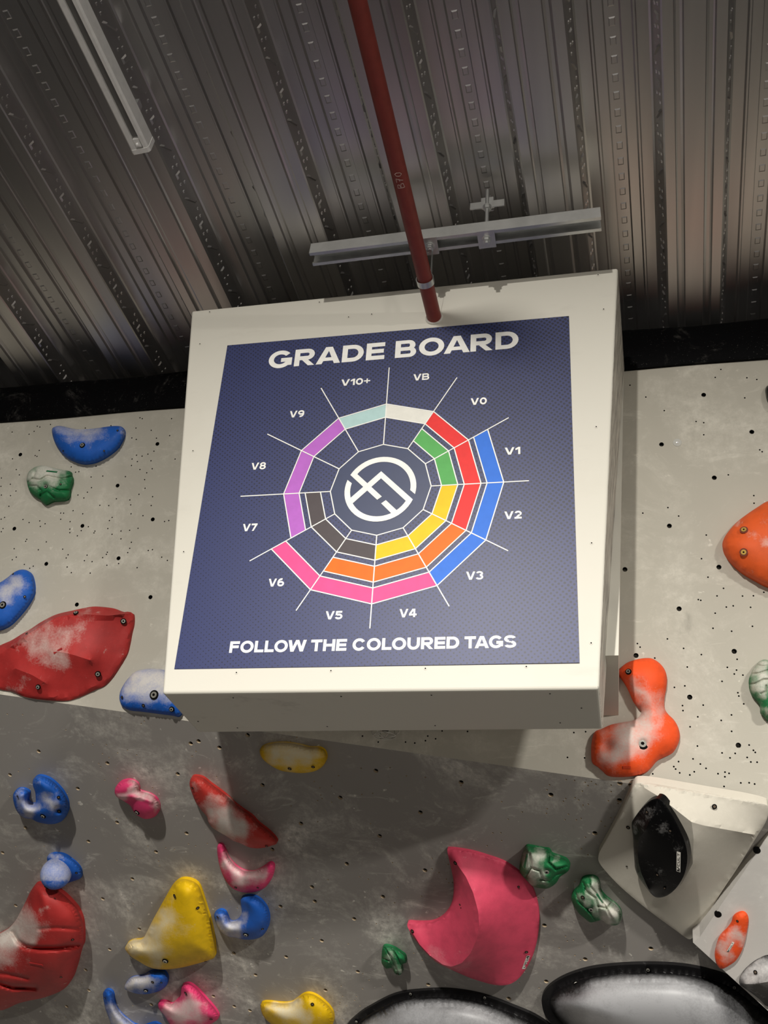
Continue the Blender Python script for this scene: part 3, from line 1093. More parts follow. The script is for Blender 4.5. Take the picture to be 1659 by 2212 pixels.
def build_strut():
    zb = 5.70
    e0, e1 = atz(672, 561, zb), atz(1299, 484, zb)
    d = (e1 - e0)
    L = np.linalg.norm(d)
    d /= L
    nrm = np.cross([0, 0, 1.0], d)          # points away from the viewer
    up = np.array([0, 0, 1.0])
    w, h, t, lip = 0.0205, 0.040, 0.0025, 0.0075
    root = thing('strut_channel', 'galvanised slotted strut channel hung crosswise under the deck behind the red pipe', 'bracket', (e0 + e1) / 2)
    sec = [(-w, 0), (-w, h), (w, h), (w, 0)]
    prof = [(-w + 0.006, 0.007), (-w + 0.006, 0.0), (-w, 0.0), (-w, h), (w, h), (w, 0.0), (w - 0.006, 0.0), (w - 0.006, 0.007),
            (w - 0.006 - t, 0.007), (w - 0.006 - t, -0.0005 + t), (w - t, t), (w - t, h - t), (-w + t, h - t), (-w + t, t), (-w + 0.006 + t, t), (-w + 0.006 + t, 0.007)]
    lipw = 0.0085
    prof = [(-w + lipw, 0.006), (-w + lipw, 0.0), (-w, 0.0), (-w, h), (w, h), (w, 0.0), (w - lipw, 0.0), (w - lipw, 0.006),
            (w - lipw + t, 0.006), (w - lipw + t, t), (w - t, t), (w - t, h - t), (-w + t, h - t), (-w + t, t), (-w + lipw - t, t), (-w + lipw - t, 0.006)]
    m = MB()
    n = len(prof)
    vs = [e0 + nrm * a + up * b for a, b in prof] + [e1 + nrm * a + up * b for a, b in prof]
    fs = [(i, (i + 1) % n, n + (i + 1) % n, n + i) for i in range(n)]
    m.raw(vs, fs)
    # end faces as short quads between matching inner and outer outline points
    for base, flip in ((0, False), (n, True)):
        for i in range(n // 2 - 1):
            q = (base + i, base + i + 1, base + n - 2 - i, base + n - 1 - i)
            m.raw([vs[j] for j in q], [(0, 1, 2, 3)])
    m.build('channel', m_zinc, root)
    # dark slots punched in the back of the channel
    k = 0.06
    while k < L - 0.03:
        c = e0 + d * k + up * (h - t - 0.0006)
        mm = MB()
        mm.frame_box(c, d * 0.014, nrm * 0.0065, up * 0.0003)
        mm.build('slot', m_void, root)
        k += 0.05

    def plate_and_nut(c, half, nutlen):
        mm = MB()
        mm.frame_box(c - up * 0.003, d * half, nrm * 0.0255, up * 0.0028)
        p = mm.build('square_washer', m_zinc, root)
        mm = MB()
        mm.lathe(c - up * 0.0058, -up, [(0.0125, 0), (0.0125, 0.002), (0.0105, 0.0022)], 20)
        mm.lathe(c - up * 0.0078, -up, [(0.0096, 0), (0.0096, 0.008), (0.006, 0.0092)], 6)
        mm.build('nut', m_zinc, root, angle=30, smooth=True)
        return p
    q = atz(1052, 521, zb)
    c1 = e0 + d * ((q - e0) @ d)
    plate_and_nut(c1, 0.0215, 0.02)
    m = MB()
    top = c1 + up * (Z0 - zb + 0.10) * S
    m.tube([c1 - up * 0.025, top], 0.0052, 12)
    m.build('threaded_rod', m_zinc, root, smooth=True, angle=40)
    # T bracket up at the deck
    zk = c1 + up * (6.10 - zb) * S
    m = MB()
    m.frame_box(zk, d * 0.044, nrm * 0.0015, up * 0.012)
    m.frame_box(zk + up * 0.012 + nrm * 0.004, d * 0.044, nrm * 0.006, up * 0.0015)
    m.frame_box(zk + up * 0.022 + nrm * 0.010, d * 0.016, nrm * 0.010, up * 0.011)
    m.build('deck_wedge_bracket', m_zinc, root)
    m = MB()
    m.lathe(zk - up * 0.012, -up, [(0.0096, 0), (0.0096, 0.009), (0.006, 0.010)], 6)
    m.lathe(zk - up * 0.010, -up, [(0.012, 0), (0.012, 0.0022)], 18)
    m.build('nut', m_zinc, root)
    q = atz(932, 545, zb)
    c2 = e0 + d * ((q - e0) @ d)
    plate_and_nut(c2, 0.020, 0.02)
    # pear clip holding the pipe
    root2 = thing('pipe_clip', 'galvanised band clip gripping the red pipe just before the box', 'clip', c2)
    sg = ((atz(921, 606, PZ) - PA) @ PD)
    cc = PA + PD * sg
    side = np.cross(PD, [0, 0, 1.0])
    side /= np.linalg.norm(side)
    upv = np.cross(side, PD)
    m = MB()
    N = 40
    vs, fs = [], []
    apex = (c2 - up * 0.012 - cc)
    ay, ax_ = apex @ upv, apex @ side
    along = apex @ PD
    loop = []
    for k in range(29):
        w = math.radians(-228 + 276 * k / 28)
        loop.append(((PR + 0.0022) * math.cos(w), (PR + 0.0022) * math.sin(w), 0.0))
    l0, l1 = loop[0], loop[-1]
    tp = (ax_, ay, along)
    mid = lambda p, f: (p[0] + (tp[0] + (0.007 if p[0] > 0 else -0.007) - p[0]) * f, p[1] + (tp[1] - p[1]) * f, tp[2] * f)
    loop = [mid(l0, 1.0), mid(l0, .6), mid(l0, .3)] + loop + [mid(l1, .3), mid(l1, .6), mid(l1, 1.0)]
    for i, (x, y, s) in enumerate(loop):
        c = cc + side * x + upv * y + PD * s
        cen = cc + PD * s
        outw = side * x + upv * y
        outw /= np.linalg.norm(outw)
        for (aa, bb) in ((-0.0085, 0), (0.0085, 0), (0.0085, 0.0013), (-0.0085, 0.0013)):
            vs.append(c + PD * aa + outw * bb)
    for i in range(len(loop) - 1):
        for k in range(4):
            l = (k + 1) % 4
            fs.append((i * 4 + k, i * 4 + l, (i + 1) * 4 + l, (i + 1) * 4 + k))
    fs += [(0, 1, 2, 3), tuple(len(vs) - 4 + i for i in (3, 2, 1, 0))]
    m.raw(vs, fs)
    m.build('band', m_zinc, root2, smooth=True, angle=40)
    m = MB()
    m.tube([c2 - up * 0.024, c2 + up * 0.006], 0.0052, 12)
    m.lathe(c2 - up * 0.012, -up, [(0.0096, 0), (0.0096, 0.008), (0.006, 0.009)], 6)
    m.build('hanger_bolt', m_zinc, root2, smooth=True, angle=30)


build_strut()


def build_trunking():
    m_white = plain('white_enamel', (251, 250, 246), 0.35, 0.0, 0.5)
    m_groove = plain('grey_contact_rail', (122, 121, 118), 0.4, 0.3)
    m_line = plain('dark_rail_line', (58, 57, 56), 0.5)
    end_s = 3.075
    ca, cb = -3.095, -2.958
    zb, zt = 5.95, 6.085
    root = thing('light_trunking', 'long white lighting trunk with a grey contact groove, fixed along the deck', 'light trunking', cw((ca + cb) / 2, 1.5, zb))
    t = 0.008
    sec = [(ca, zt), (ca, zb + .012), (ca + .012, zb), (-3.046, zb), (-3.046, zb + .05), (-2.994, zb + .05), (-2.994, zb), (cb - .012, zb), (cb, zb + .012), (cb, zt)]
    s0 = -1.2
    m = MB()
    n = len(sec)
    vs = [cw(c, s0, z) for c, z in sec] + [cw(c, end_s, z) for c, z in sec]
    m.raw(vs, [(i, i + 1, n + i + 1, n + i) for i in range(n - 1)] + [(0, n, 2 * n - 1, n - 1)])
    m.build('trunk_body', m_white, root)
    m = MB()
    for c in (-3.036, -3.027, -3.018, -3.008):
        a, b = cw(c, s0, zb + .022), cw(c, end_s - .10, zb + .046)
        m.frame_box((a + b) / 2, [0.0008, 0, 0], (b - a) / 2, [0, 0, 0.0006], 1)
    a, b = cw(-3.02, s0, zb + .025), cw(-3.02, end_s - .10, zb + .025)
    m.frame_box((a + b) / 2, [0.0089, 0, 0], (b - a) / 2, [0, 0, 0.0009], 0)
    m.build('contact_rail', [m_groove, m_line], root)
    # end cap with its little clip
    m = MB()
    pr = [(ca - .002, zt), (ca - .002, zb + .012), (ca + .012, zb - .003), (cb - .012, zb - .003), (cb + .002, zb + .012), (cb + .002, zt)]
    m.prism([cw(c, end_s - .015, z) for c, z in pr], cw(0, .035, 0) - cw(0, 0, 0))
    m.frame_box(cw(-3.02, end_s - .06, zb + .02), [0.0075, 0, 0], [0.0, 0.011, 0], [0, 0, 0.008])
    m.tube([cw(-3.028, end_s - .05, zb - .004), cw(-3.012, end_s - .05, zb - .004)], 0.0045, 10)
    m.build('end_cap', m_white, root)
    # saddle clips to the deck
    for s in (0.2, 1.55, 2.85):
        m = MB()
        m.frame_box(cw((ca + cb) / 2, s, (zt + Z0) / 2), [0.018, 0, 0], [0, 0.010, 0], [0, 0, (Z0 - zt) / 2 * S + 0.001])
        m.build('saddle_clip', m_zinc, root)


build_trunking()

# ------------------------------------------------------------------ climbing holds


def smooth_loop(P, n=5):
    out = []
    L = len(P)
    for i in range(L):
        p0, p1, p2, p3 = [np.array(P[(i + k) % L], float) for k in (-1, 0, 1, 2)]
        for k in range(n):
            t = k / n
            out.append(0.5 * ((2 * p1) + (-p0 + p2) * t + (2 * p0 - 5 * p1 + 4 * p2 - p3) * t * t + (-p0 + 3 * p1 - 3 * p2 + p3) * t ** 3))
    return np.array(out)


def resample(P, step, closed=True):
    Q = np.vstack([P, P[:1]]) if closed else np.array(P, float)
    d = np.r_[0, np.cumsum(np.linalg.norm(np.diff(Q, axis=0), axis=1))]
    n = max(3, int(round(d[-1] / step)))
    s = np.linspace(0, d[-1], n + 1)
    R = np.c_[np.interp(s, d, Q[:, 0]), np.interp(s, d, Q[:, 1])]
    return R[:-1] if closed else R


def dist_poly(X, line):
    """distance of points X to polyline"""
    best = np.full(len(X), 1e9)
    for a, b in zip(line[:-1], line[1:]):
        a, b = np.array(a, float), np.array(b, float)
        ab = b - a
        t = np.clip(((X - a) @ ab) / (ab @ ab + 1e-9), 0, 1)
        d = np.linalg.norm(X - (a + t[:, None] * ab), axis=1)
        best = np.minimum(best, d)
    return best


def make_body(name, plane, outline, H, mat, parent=None, step=None, mode='dome', rim=0.12, low=0.5, flange=0.0, ridges=(), bumps=(), lines=(), chalk=(), sharp=None,
              smooth_it=3, Rr=None, shading=None, loc=None, ntone=0.0, power=0.5):
    P = smooth_loop(outline)
    size = np.ptp(P, axis=0)
    if step is None:
        step = max(3.2, math.sqrt(size[0] * size[1]) / 30)
    B = resample(P, step * 0.8)
    # how the wall normal runs in the picture at this hold
    ctr = B.mean(axis=0)
    base = plane.at(*ctr)
    e = 0.02
    kd = (proj(base + plane.n * e) - proj(base)) / e
    kl = np.linalg.norm(kd)
    kdir = kd / (kl + 1e-9)
    pts = [tuple(p) for p in B]
    ed = [(i, (i + 1) % len(B)) for i in range(len(B))]
    rid = []
    for line, hs in ridges:
        line = np.array(line, float)
        d = np.r_[0, np.cumsum(np.linalg.norm(np.diff(line, axis=0), axis=1))]
        R = resample(line, step, closed=False)
        dr = np.r_[0, np.cumsum(np.linalg.norm(np.diff(R, axis=0), axis=1))]
        hr = np.interp(dr / dr[-1], d / d[-1], hs)
        k = len(pts)
        ok = [i for i in range(len(R)) if inside(R[i], [tuple(p) for p in B]) and dist_poly(R[i:i + 1], np.vstack([B, B[:1]]))[0] > step * 0.35]
        for i in ok:
            pts.append(tuple(R[i]))
            rid.append((R[i], hr[i]))
        ed += [(k + j, k + j + 1) for j in range(len(ok) - 1) if ok[j + 1] == ok[j] + 1]
    tan = np.roll(B, -1, axis=0) - np.roll(B, 1, axis=0)
    nr = np.c_[tan[:, 1], -tan[:, 0]]
    nr /= np.linalg.norm(nr, axis=1)[:, None] + 1e-9
    area_ = 0.5 * np.sum(B[:, 0] * np.roll(B[:, 1], -1) - np.roll(B[:, 0], -1) * B[:, 1])
    if area_ < 0:
        nr = -nr
    lo, hi = B.min(axis=0), B.max(axis=0)
    Bt = [tuple(p) for p in B]
    Bc = np.vstack([B, B[:1]])
    rings = [step * 0.28, step * 0.75, step * 1.4, step * 2.2]
    if flange:
        rings = [step * 0.3, step * 0.9] + [flange - 2, flange, flange + 1.5, flange + 4, flange + 8, flange + 13]
    rr_ = rings if not ridges else rings[:2]
    for q in rr_:
        cr = B - nr * q
        cr = cr[dist_poly(cr, Bc) > q * 0.88]
        if rid and len(cr):
            cr = cr[np.min(np.linalg.norm(cr[:, None] - np.array([r_[0] for r_ in rid])[None], axis=2), axis=1) > step * 0.5]
        pts += [tuple(p) for p in cr if inside(p, Bt)]
    rmax = rr_[-1] + step * 0.4
    fixed = np.array(pts)
    row = 0
    y = lo[1]
    cand = []
    while y < hi[1]:
        x = lo[0] + (step / 2 if row % 2 else 0)
        while x < hi[0]:
            if inside((x, y), Bt):
                cand.append((x, y))
            x += step
        y += step * 0.87
        row += 1
    cand = np.array(cand) if cand else np.zeros((0, 2))
    if len(cand):
        dm = np.min(np.linalg.norm(cand[:, None] - fixed[None], axis=2), axis=1)
        db = dist_poly(cand, Bc)
        pts += [tuple(c) for c in cand[(dm > step * 0.6) & (db > rmax)]]
    ov, oe, of, *_r = delaunay_2d_cdt([Vector(p) for p in pts], ed, [], 1, 1e-4)
    X = np.array([(p.x, p.y) for p in ov])
    F = [tuple(f) for f in of]
    cnt = {}
    for f in F:
        for i in range(len(f)):
            a, b = f[i], f[(i + 1) % len(f)]
            cnt.setdefault((min(a, b), max(a, b)), []).append((a, b))
    bed = [v[0] for v in cnt.values() if len(v) == 1]
    bset = sorted({i for e_ in bed for i in e_})
    obl = min(1.0, kl / 900.0)
    c = np.clip(nr @ kdir, 0, 1)
    hbB = H * (rim + low * obl * c)
    for _ in range(4):
        hbB = (np.roll(hbB, 1) + hbB * 2 + np.roll(hbB, -1)) / 4
    DB = np.linalg.norm(X[:, None] - B[None], axis=2)
    wgt = 1.0 / (DB ** 2 + 1.0)
    hb = (wgt @ hbB) / wgt.sum(axis=1)
    d = dist_poly(X, Bc)
    isb = np.zeros(len(X), bool)
    isb[bset] = True
    d[isb] = 0
    nb = [set() for _ in X]
    for (a, b) in cnt:
        nb[a].add(b)
        nb[b].add(a)
    if mode == 'dome':
        dd = np.clip(d - flange, 0, None)
        R = Rr if Rr else dd.max() * 0.92
        t = np.clip(dd / R, 0, 1)
        h = hb + (np.maximum(H - hb, 0)) * (1 - (1 - t) ** 2) ** power
        free = ~isb
    else:
        n = len(X)
        A = np.zeros((n, n))
        rh = np.zeros(n)
        val = {}
        for i in bset:
            val[i] = hb[i]
        for p, hh in rid:
            i = int(np.argmin(np.linalg.norm(X - p, axis=1)))
            val[i] = hh
        for i in range(n):
            if i in val:
                A[i, i] = 1
                rh[i] = val[i]
            else:
                A[i, i] = len(nb[i])
                for j in nb[i]:
                    A[i, j] = -1
        h = np.linalg.solve(A, rh)
        free = np.array([i not in val for i in range(n)])
    h = np.maximum(h, 0.0006)
    for _ in range(smooth_it):
        h2 = h.copy()
        for i in range(len(X)):
            if free[i]:
                h2[i] = 0.5 * h[i] + 0.5 * np.mean([h[j] for j in nb[i]])
        h = h2
    for (u, v, r, amp) in bumps:
        g = np.exp(-((X[:, 0] - u) ** 2 + (X[:, 1] - v) ** 2) / (r * r)) * amp
        h = h + np.where(isb, g * 0.2, g)
    for (ln, wd, amp) in lines:
        g = np.exp(-(dist_poly(X, ln) / wd) ** 2) * amp
        h = h + np.where(isb, g * 0.3, g)
    h = np.maximum(h, 0.0006)
    V = [plane.at(X[i, 0], X[i, 1], h[i]) for i in range(len(X))]
    top = [np.array(v) for v in V]
    # orient faces outward
    FF = []
    for f in F:
        a, b, c_ = V[f[0]], V[f[1]], V[f[2]]
        FF.append(f if np.cross(b - a, c_ - a) @ plane.n > 0 else f[::-1])
    foot = {}
    for i in bset:
        foot[i] = len(V)
        V.append(V[i] - plane.n * (h[i] + 0.0012))
    cc = np.mean([V[i] for i in bset], axis=0)
    for a, b in bed:
        f = (a, b, foot[b], foot[a])
        nn = np.cross(V[f[1]] - V[f[0]], V[f[2]] - V[f[0]])
        FF.append(f if nn @ ((V[a] + V[b]) / 2 - cc) > 0 else f[::-1])
    o = add(name, V, FF, mat, parent, smooth=True, loc=loc if loc is not None else plane.at(*ctr), angle=sharp or 62)
    ch = np.zeros(len(V))
    sz = max(8.0, math.sqrt(size[0] * size[1]))
    ph = (ctr[0] * 0.37 + ctr[1] * 0.61) % 6.28
    k1, k2 = 16.0 / sz, 37.0 / sz
    XW = X + 0.045 * sz * np.c_[np.sin(X[:, 1] * k1 + ph) + 0.6 * np.sin(X[:, 0] * k2 + 2 * ph), np.sin(X[:, 0] * k1 + 1.7 * ph) + 0.6 * np.sin(X[:, 1] * k2 + ph)]
    free_ = np.ones(len(X))
    for (u, v, r, s) in chalk:
        free_ = free_ * (1 - min(s, 1.0) * 0.86 * np.exp(-((XW[:, 0] - u) ** 2 + (XW[:, 1] - v) ** 2) / (r * r * 1.25)))
    ch[:len(X)] = 1 - free_
    if flange:
        ch[:len(X)] *= np.clip((d - flange) / 16.0, 0, 1) * 0.94 + 0.06
    at = o.data.attributes.new('chalk', 'FLOAT', 'POINT')
    at.data.foreach_set('value', ch.astype(np.float32))
    return o, X, h, np.array(top), FF


def surf(body, plane, u, v, nsm=6, top=False):
    """surface point and normal seen at (u,v)"""
    o, X, h, V, F = body
    d = np.linalg.norm(X - np.array([u, v]), axis=1)
    idx = np.argsort(d)[:nsm]
    w = 1 / (d[idx] + 0.5)
    hh = h[idx].max() if top else (h[idx] * w).sum() / w.sum()
    p = plane.at(u, v, hh)
    q = V[idx] - V[idx].mean(axis=0)
    _, _, vt = np.linalg.svd(q)
    n = vt[2]
    if n @ plane.n < 0:
        n = -n
    if n @ plane.n < 0.35:
        n = plane.n
    return p, n


def add_bolt(parent, body, plane, u, v, r=0.0055, kind='bolt'):
    p, n = surf(body, plane, u, v, top=True)
    n2 = n * 0.6 + plane.n * 0.4
    n2 /= np.linalg.norm(n2)
    m = MB()
    if kind == 'bolt':
        m.lathe(p - n2 * 0.001, n2, [(r * 1.5, 0.0), (r * 1.5, 0.0024), (r * 1.25, 0.0026)], 18, 0)
        m.disc(p + n2 * 0.0032, n2, r, 18, 1, r * 0.5)
        m.lathe(p + n2 * 0.0018, n2, [(r, 0), (r, 0.0014)], 18, 1)
        m.disc(p + n2 * 0.0034, n2, r * 0.5, 6, 0)
        m.build('bolt', [m_void, m_steel], parent)
    elif kind == 'brass':
        m.disc(p + n2 * 0.0016, n2, r * 1.55, 18, 2)
        m.disc(p + n2 * 0.0030, n2, r, 16, 1)
        m.disc(p + n2 * 0.0034, n2, r * 0.35, 10, 0)
        m.build('brass_screw', [m_void, m_brass, plain('recess_shade', (110, 40, 20), 0.7)], parent)
    else:
        m.disc(p + n2 * 0.0014, n2, r, 12, 0)
        m.disc(p - plane.n * 0.0 + n2 * 0.0017, n2, r * 0.55, 10, 1)
        m.build('screw_hole', [m_void, plain('screw_in_hole', (120, 105, 90), 0.5, 0.6)], parent)


def sticker(parent, body, plane, u, v, du, dv, wpx, hpx, name='sticker', word='CULT', white=(232, 228, 218)):
    """small maker's sticker; (du,dv) = direction of the writing in the picture"""
    p, n = surf(body, plane, u, v, 12)
    a = plane.at(u + du, v + dv) - plane.at(u, v)
    a = a - n * (a @ n)
    sc_ = np.linalg.norm(a) / math.hypot(du, dv)
    a /= np.linalg.norm(a)
    b = np.cross(n, a)
    hw, hh = wpx * sc_ / 2, hpx * sc_ * 0.33
    mp = lambda x, y, h=0.0: p + a * x * hw + b * y * hh + n * (0.0012 + h)
    m = MB()
    m.raw([mp(-1, -1), mp(1, -1), mp(1, 1), mp(-1, 1)], [(0, 1, 2, 3)])
    m.raw([mp(-1, -1, -0.0016), mp(1, -1, -0.0016), mp(1, 1, -0.0016), mp(-1, 1, -0.0016)], [(3, 2, 1, 0)])
    s = m.build(name, plain('sticker_white', white, 0.5), parent)
    polys = []
    gl = dict(C=[rc(0, 0, .2, 1), rc(0, 0, 1, .2), rc(0, .8, 1, 1)], U=[rc(0, 0, .2, 1), rc(0, 0, 1, .2), rc(.8, 0, 1, 1)], L=[rc(0, 0, .2, 1), rc(0, 0, 1, .2)], T=[rc(.4, 0, .6, 1), rc(0, .8, 1, 1)])
    x = -0.42
    for ch in word:
        for q in gl[ch]:
            for poly in q:
                polys.append([(x + px_ * .26, -.6 + py_ * 1.2) for px_, py_ in poly])
        x += .34
    polys += rc(-.93, -.75, -.80, .75) + rc(-.76, -.75, -.64, .2) + rc(-.60, -.1, -.52, .75)
    flat('sticker_print', polys, m_void, s, 0.0004, lambda X_, Y_, h_: mp(X_, Y_, h_))
    return s


def slot_mark(parent, body, plane, u, v, du, dv, wpx, hpx, mat, name='moulded_slot'):
    p, n = surf(body, plane, u, v, 12)
    a = plane.at(u + du, v + dv) - plane.at(u, v)
    a = a - n * (a @ n)
    sc_ = np.linalg.norm(a) / math.hypot(du, dv)
    a /= np.linalg.norm(a)
    b = np.cross(n, a)
    m = MB()
    m.frame_box(p, a * wpx * sc_ / 2, b * hpx * sc_ / 2, n * 0.0014)
    return m.build(name, mat, parent)


RED, BLUE, GREEN, YEL, PINK, ORA, MAG = (172, 46, 44), (26, 92, 186), (24, 110, 62), (232, 188, 6), (232, 64, 118), (236, 82, 30), (200, 60, 84)
mat_red = hold_mat('red', RED)
mat_red2 = hold_mat('bright_red', (192, 54, 46))
mat_blue = hold_mat('blue', BLUE)
mat_green = hold_mat('green', GREEN)
mat_yel = hold_mat('yellow', YEL, (224, 214, 186))
mat_pink = hold_mat('pink', PINK, (226, 210, 204))
mat_ora = hold_mat('orange', ORA, (198, 192, 184))
mat_ora2 = hold_mat('deep_orange', (222, 90, 34))
mat_mag = hold_mat('rose', (212, 72, 98), (222, 150, 156))
mat_black = hold_mat('black_gloss', (6, 6, 7), (150, 148, 146), 0.32, 0.05, 0.3, 0.7, 0.2)
mat_blk = hold_mat('black', (30, 29, 30), (196, 194, 192), 0.45, 0.15)
mat_dome = hold_mat('black_dome', (24, 23, 24), (176, 176, 178), 0.42, 0.1, 0.45, 0.35, 0.1)
mat_dkgreen = plain('slot_green', (30, 104, 66), 0.6)
m_seam = plain('chalk_grey', (96, 96, 94), 0.7)


def hold(label, plane, outline, H, mat, bolts=(), group=None, name='climbing_hold', slots=(), stick=(), cat='climbing hold', **kw):
    c = np.mean(outline, axis=0)
    root = thing(name, label, cat, plane.at(*c), group)
    body = make_body('hold_body', plane, outline, H, mat, root, **kw)
    for b in bolts:
        u, v, kind = b[:3]
        r = b[3] if len(b) > 3 else {'bolt': 0.0058, 'hole': 0.0032, 'brass': 0.0065}[kind]
        add_bolt(root, body, plane, u, v, r, kind)
    for s in slots:
        slot_mark(root, body, plane, *s)
    for s in stick:
        sticker(root, body, plane, *s)
    return root, body


A1 = lambda L: px(L, 0, 860, 3.95)
# --- beige wall, left
hold('smooth blue bowl-shaped hold at the top left of the beige wall, below the black strip', UPPER,
     A1([(443, 270), (470, 243), (510, 236), (560, 245), (620, 260), (690, 267), (800, 260), (900, 245), (980, 237), (1040, 245), (1067, 285), (1055, 340), (1010, 420), (950, 475), (880, 520), (800, 553), (720, 563), (650, 548), (570, 510), (510, 450), (460, 360)]),
     0.045, mat_blue, [(178, 962, 'bolt'), (254, 930, 'hole'), (225, 974, 'hole'), (137, 974, 'hole')],
     chalk=[(150, 927, 20, .5), (175, 930, 22, .7), (205, 930, 22, .5), (125, 930, 14, .5), (265, 938, 9, .5)], bumps=[(185, 932, 26, -0.008)])
hold('rough dark green hold with a chalky top, beside the blue bowl-shaped hold', UPPER,
     A1([(228, 680), (245, 630), (300, 588), (370, 575), (440, 590), (520, 610), (600, 625), (613, 655), (625, 700), (605, 770), (598, 830), (570, 870), (500, 880), (450, 885), (395, 910), (365, 895), (335, 865), (290, 838), (250, 790), (230, 720)]),
     0.045, mat_green, [(99, 1052, 'bolt'), (131, 1046, 'hole')], slots=[(112, 1019, 1, 0, 22, 4, mat_dkgreen)], step=1.75, smooth_it=2,
     chalk=[(85, 1022, 22, .95), (105, 1017, 20, .95), (130, 1020, 16, .6), (66, 1035, 13, .8), (112, 1033, 14, .7)],
     lines=[(A1([(240, 720), (275, 690), (300, 630)]), 2.6, -0.007), (A1([(280, 690), (340, 700), (400, 665), (520, 690), (610, 670)]), 2.6, -0.008), (A1([(250, 750), (310, 750), (350, 790), (345, 860)]), 2.4, -0.007),
            (A1([(430, 760), (500, 790), (600, 785)]), 2.6, -0.007), (A1([(345, 830), (400, 800), (460, 850)]), 2.4, -0.006)],
     bumps=[(99, 1050, 5, -0.010), (110, 1065, 12, 0.006)])
A2 = lambda L: px(L, 0, 1200, 3.606)
hold('blue rounded hold cut by the left edge of the photo, above the big red hold', UPPER,
     A2([(0, 210), (60, 170), (110, 130), (160, 110), (210, 115), (250, 150), (270, 230), (265, 300), (230, 370), (170, 450), (90, 535), (30, 570), (-30, 582), (-100, 560), (-150, 450), (-120, 300), (-60, 240)]),
     0.05, mat_blue, [(6, 1307, 'bolt', .0075), (53.5, 1289, 'hole', .004), (28.5, 1240, 'hole')],
     chalk=[(20, 1272, 22, .85), (35, 1262, 16, .5), (5, 1285, 16, .6)])
hold('large red faceted hold low on the left of the beige wall', UPPER,
     A2([(1043, 480), (1035, 450), (1000, 437), (965, 440), (900, 415), (830, 403), (750, 397), (690, 402), (580, 425), (450, 455), (370, 490), (300, 530), (240, 570), (180, 605), (90, 660), (0, 700), (-150, 780), (-200, 900), (-100, 1000), (0, 1042), (80, 1055), (130, 1075), (190, 1100), (290, 1118), (400, 1128), (500, 1130), (560, 1120), (640, 1090), (730, 1045), (800, 1018), (850, 975), (900, 910), (950, 830), (990, 760), (1010, 680), (1025, 600), (1040, 540)]),
     0.07, mat_red, [(164, 1324, 'bolt', .005), (266.5, 1342, 'bolt', .0055), (211.5, 1456, 'bolt', .0055), (82.5, 1484, 'bolt', .005), (58, 1369, 'hole', .004)], mode='harm', sharp=24, smooth_it=1, rim=.10, low=.25,
     ridges=[(A2([(-60, 800), (0, 770), (100, 700), (200, 625), (330, 540), (450, 478), (560, 458), (720, 462), (850, 468), (940, 458), (1005, 452)]), [.03, .05, .06, .07, .076, .08, .076, .07, .06, .045, .02]),
             (A2([(420, 740), (560, 770), (700, 815)]), [.085, .088, .078]), (A2([(120, 880), (250, 930), (340, 985)]), [.06, .06, .05])],
     lines=[(A2([(100, 705), (200, 632), (330, 547), (450, 485), (560, 466), (720, 468), (850, 472), (940, 464)]), 3.0, .009), (A2([(220, 600), (370, 505), (580, 440), (760, 420), (900, 440)]), 4.5, -.014)],
     slots=[(125, 1406, 1, -.5, 21, 4, plain('slot_red', (160, 34, 34), 0.6))],
     chalk=[(105, 1395, 26, .6), (150, 1370, 26, .5), (95, 1350, 20, .5), (130, 1420, 18, .55), (40, 1480, 18, .35), (85, 1420, 18, .45), (185, 1330, 14, .35), (60, 1380, 18, .35)])
hold('blue hold with a white chalked top, half hidden behind the box at its lower left', UPPER,
     A2([(930, 1100), (940, 1050), (980, 980), (1040, 915), (1100, 890), (1180, 882), (1270, 890), (1390, 930), (1450, 1020), (1440, 1150), (1400, 1250), (1330, 1244), (1200, 1228), (1100, 1215), (1010, 1205), (955, 1180), (935, 1140)]),
     0.05, mat_blue, [(333, 1501, 'bolt', .0085), (264, 1506, 'hole', .004), (310, 1524, 'hole', .005), (371, 1532, 'bolt', .005)],
     chalk=[(310, 1466, 32, 1.0), (285, 1480, 22, .9), (345, 1468, 34, 1.0), (300, 1492, 20, .75), (345, 1490, 20, .6)])
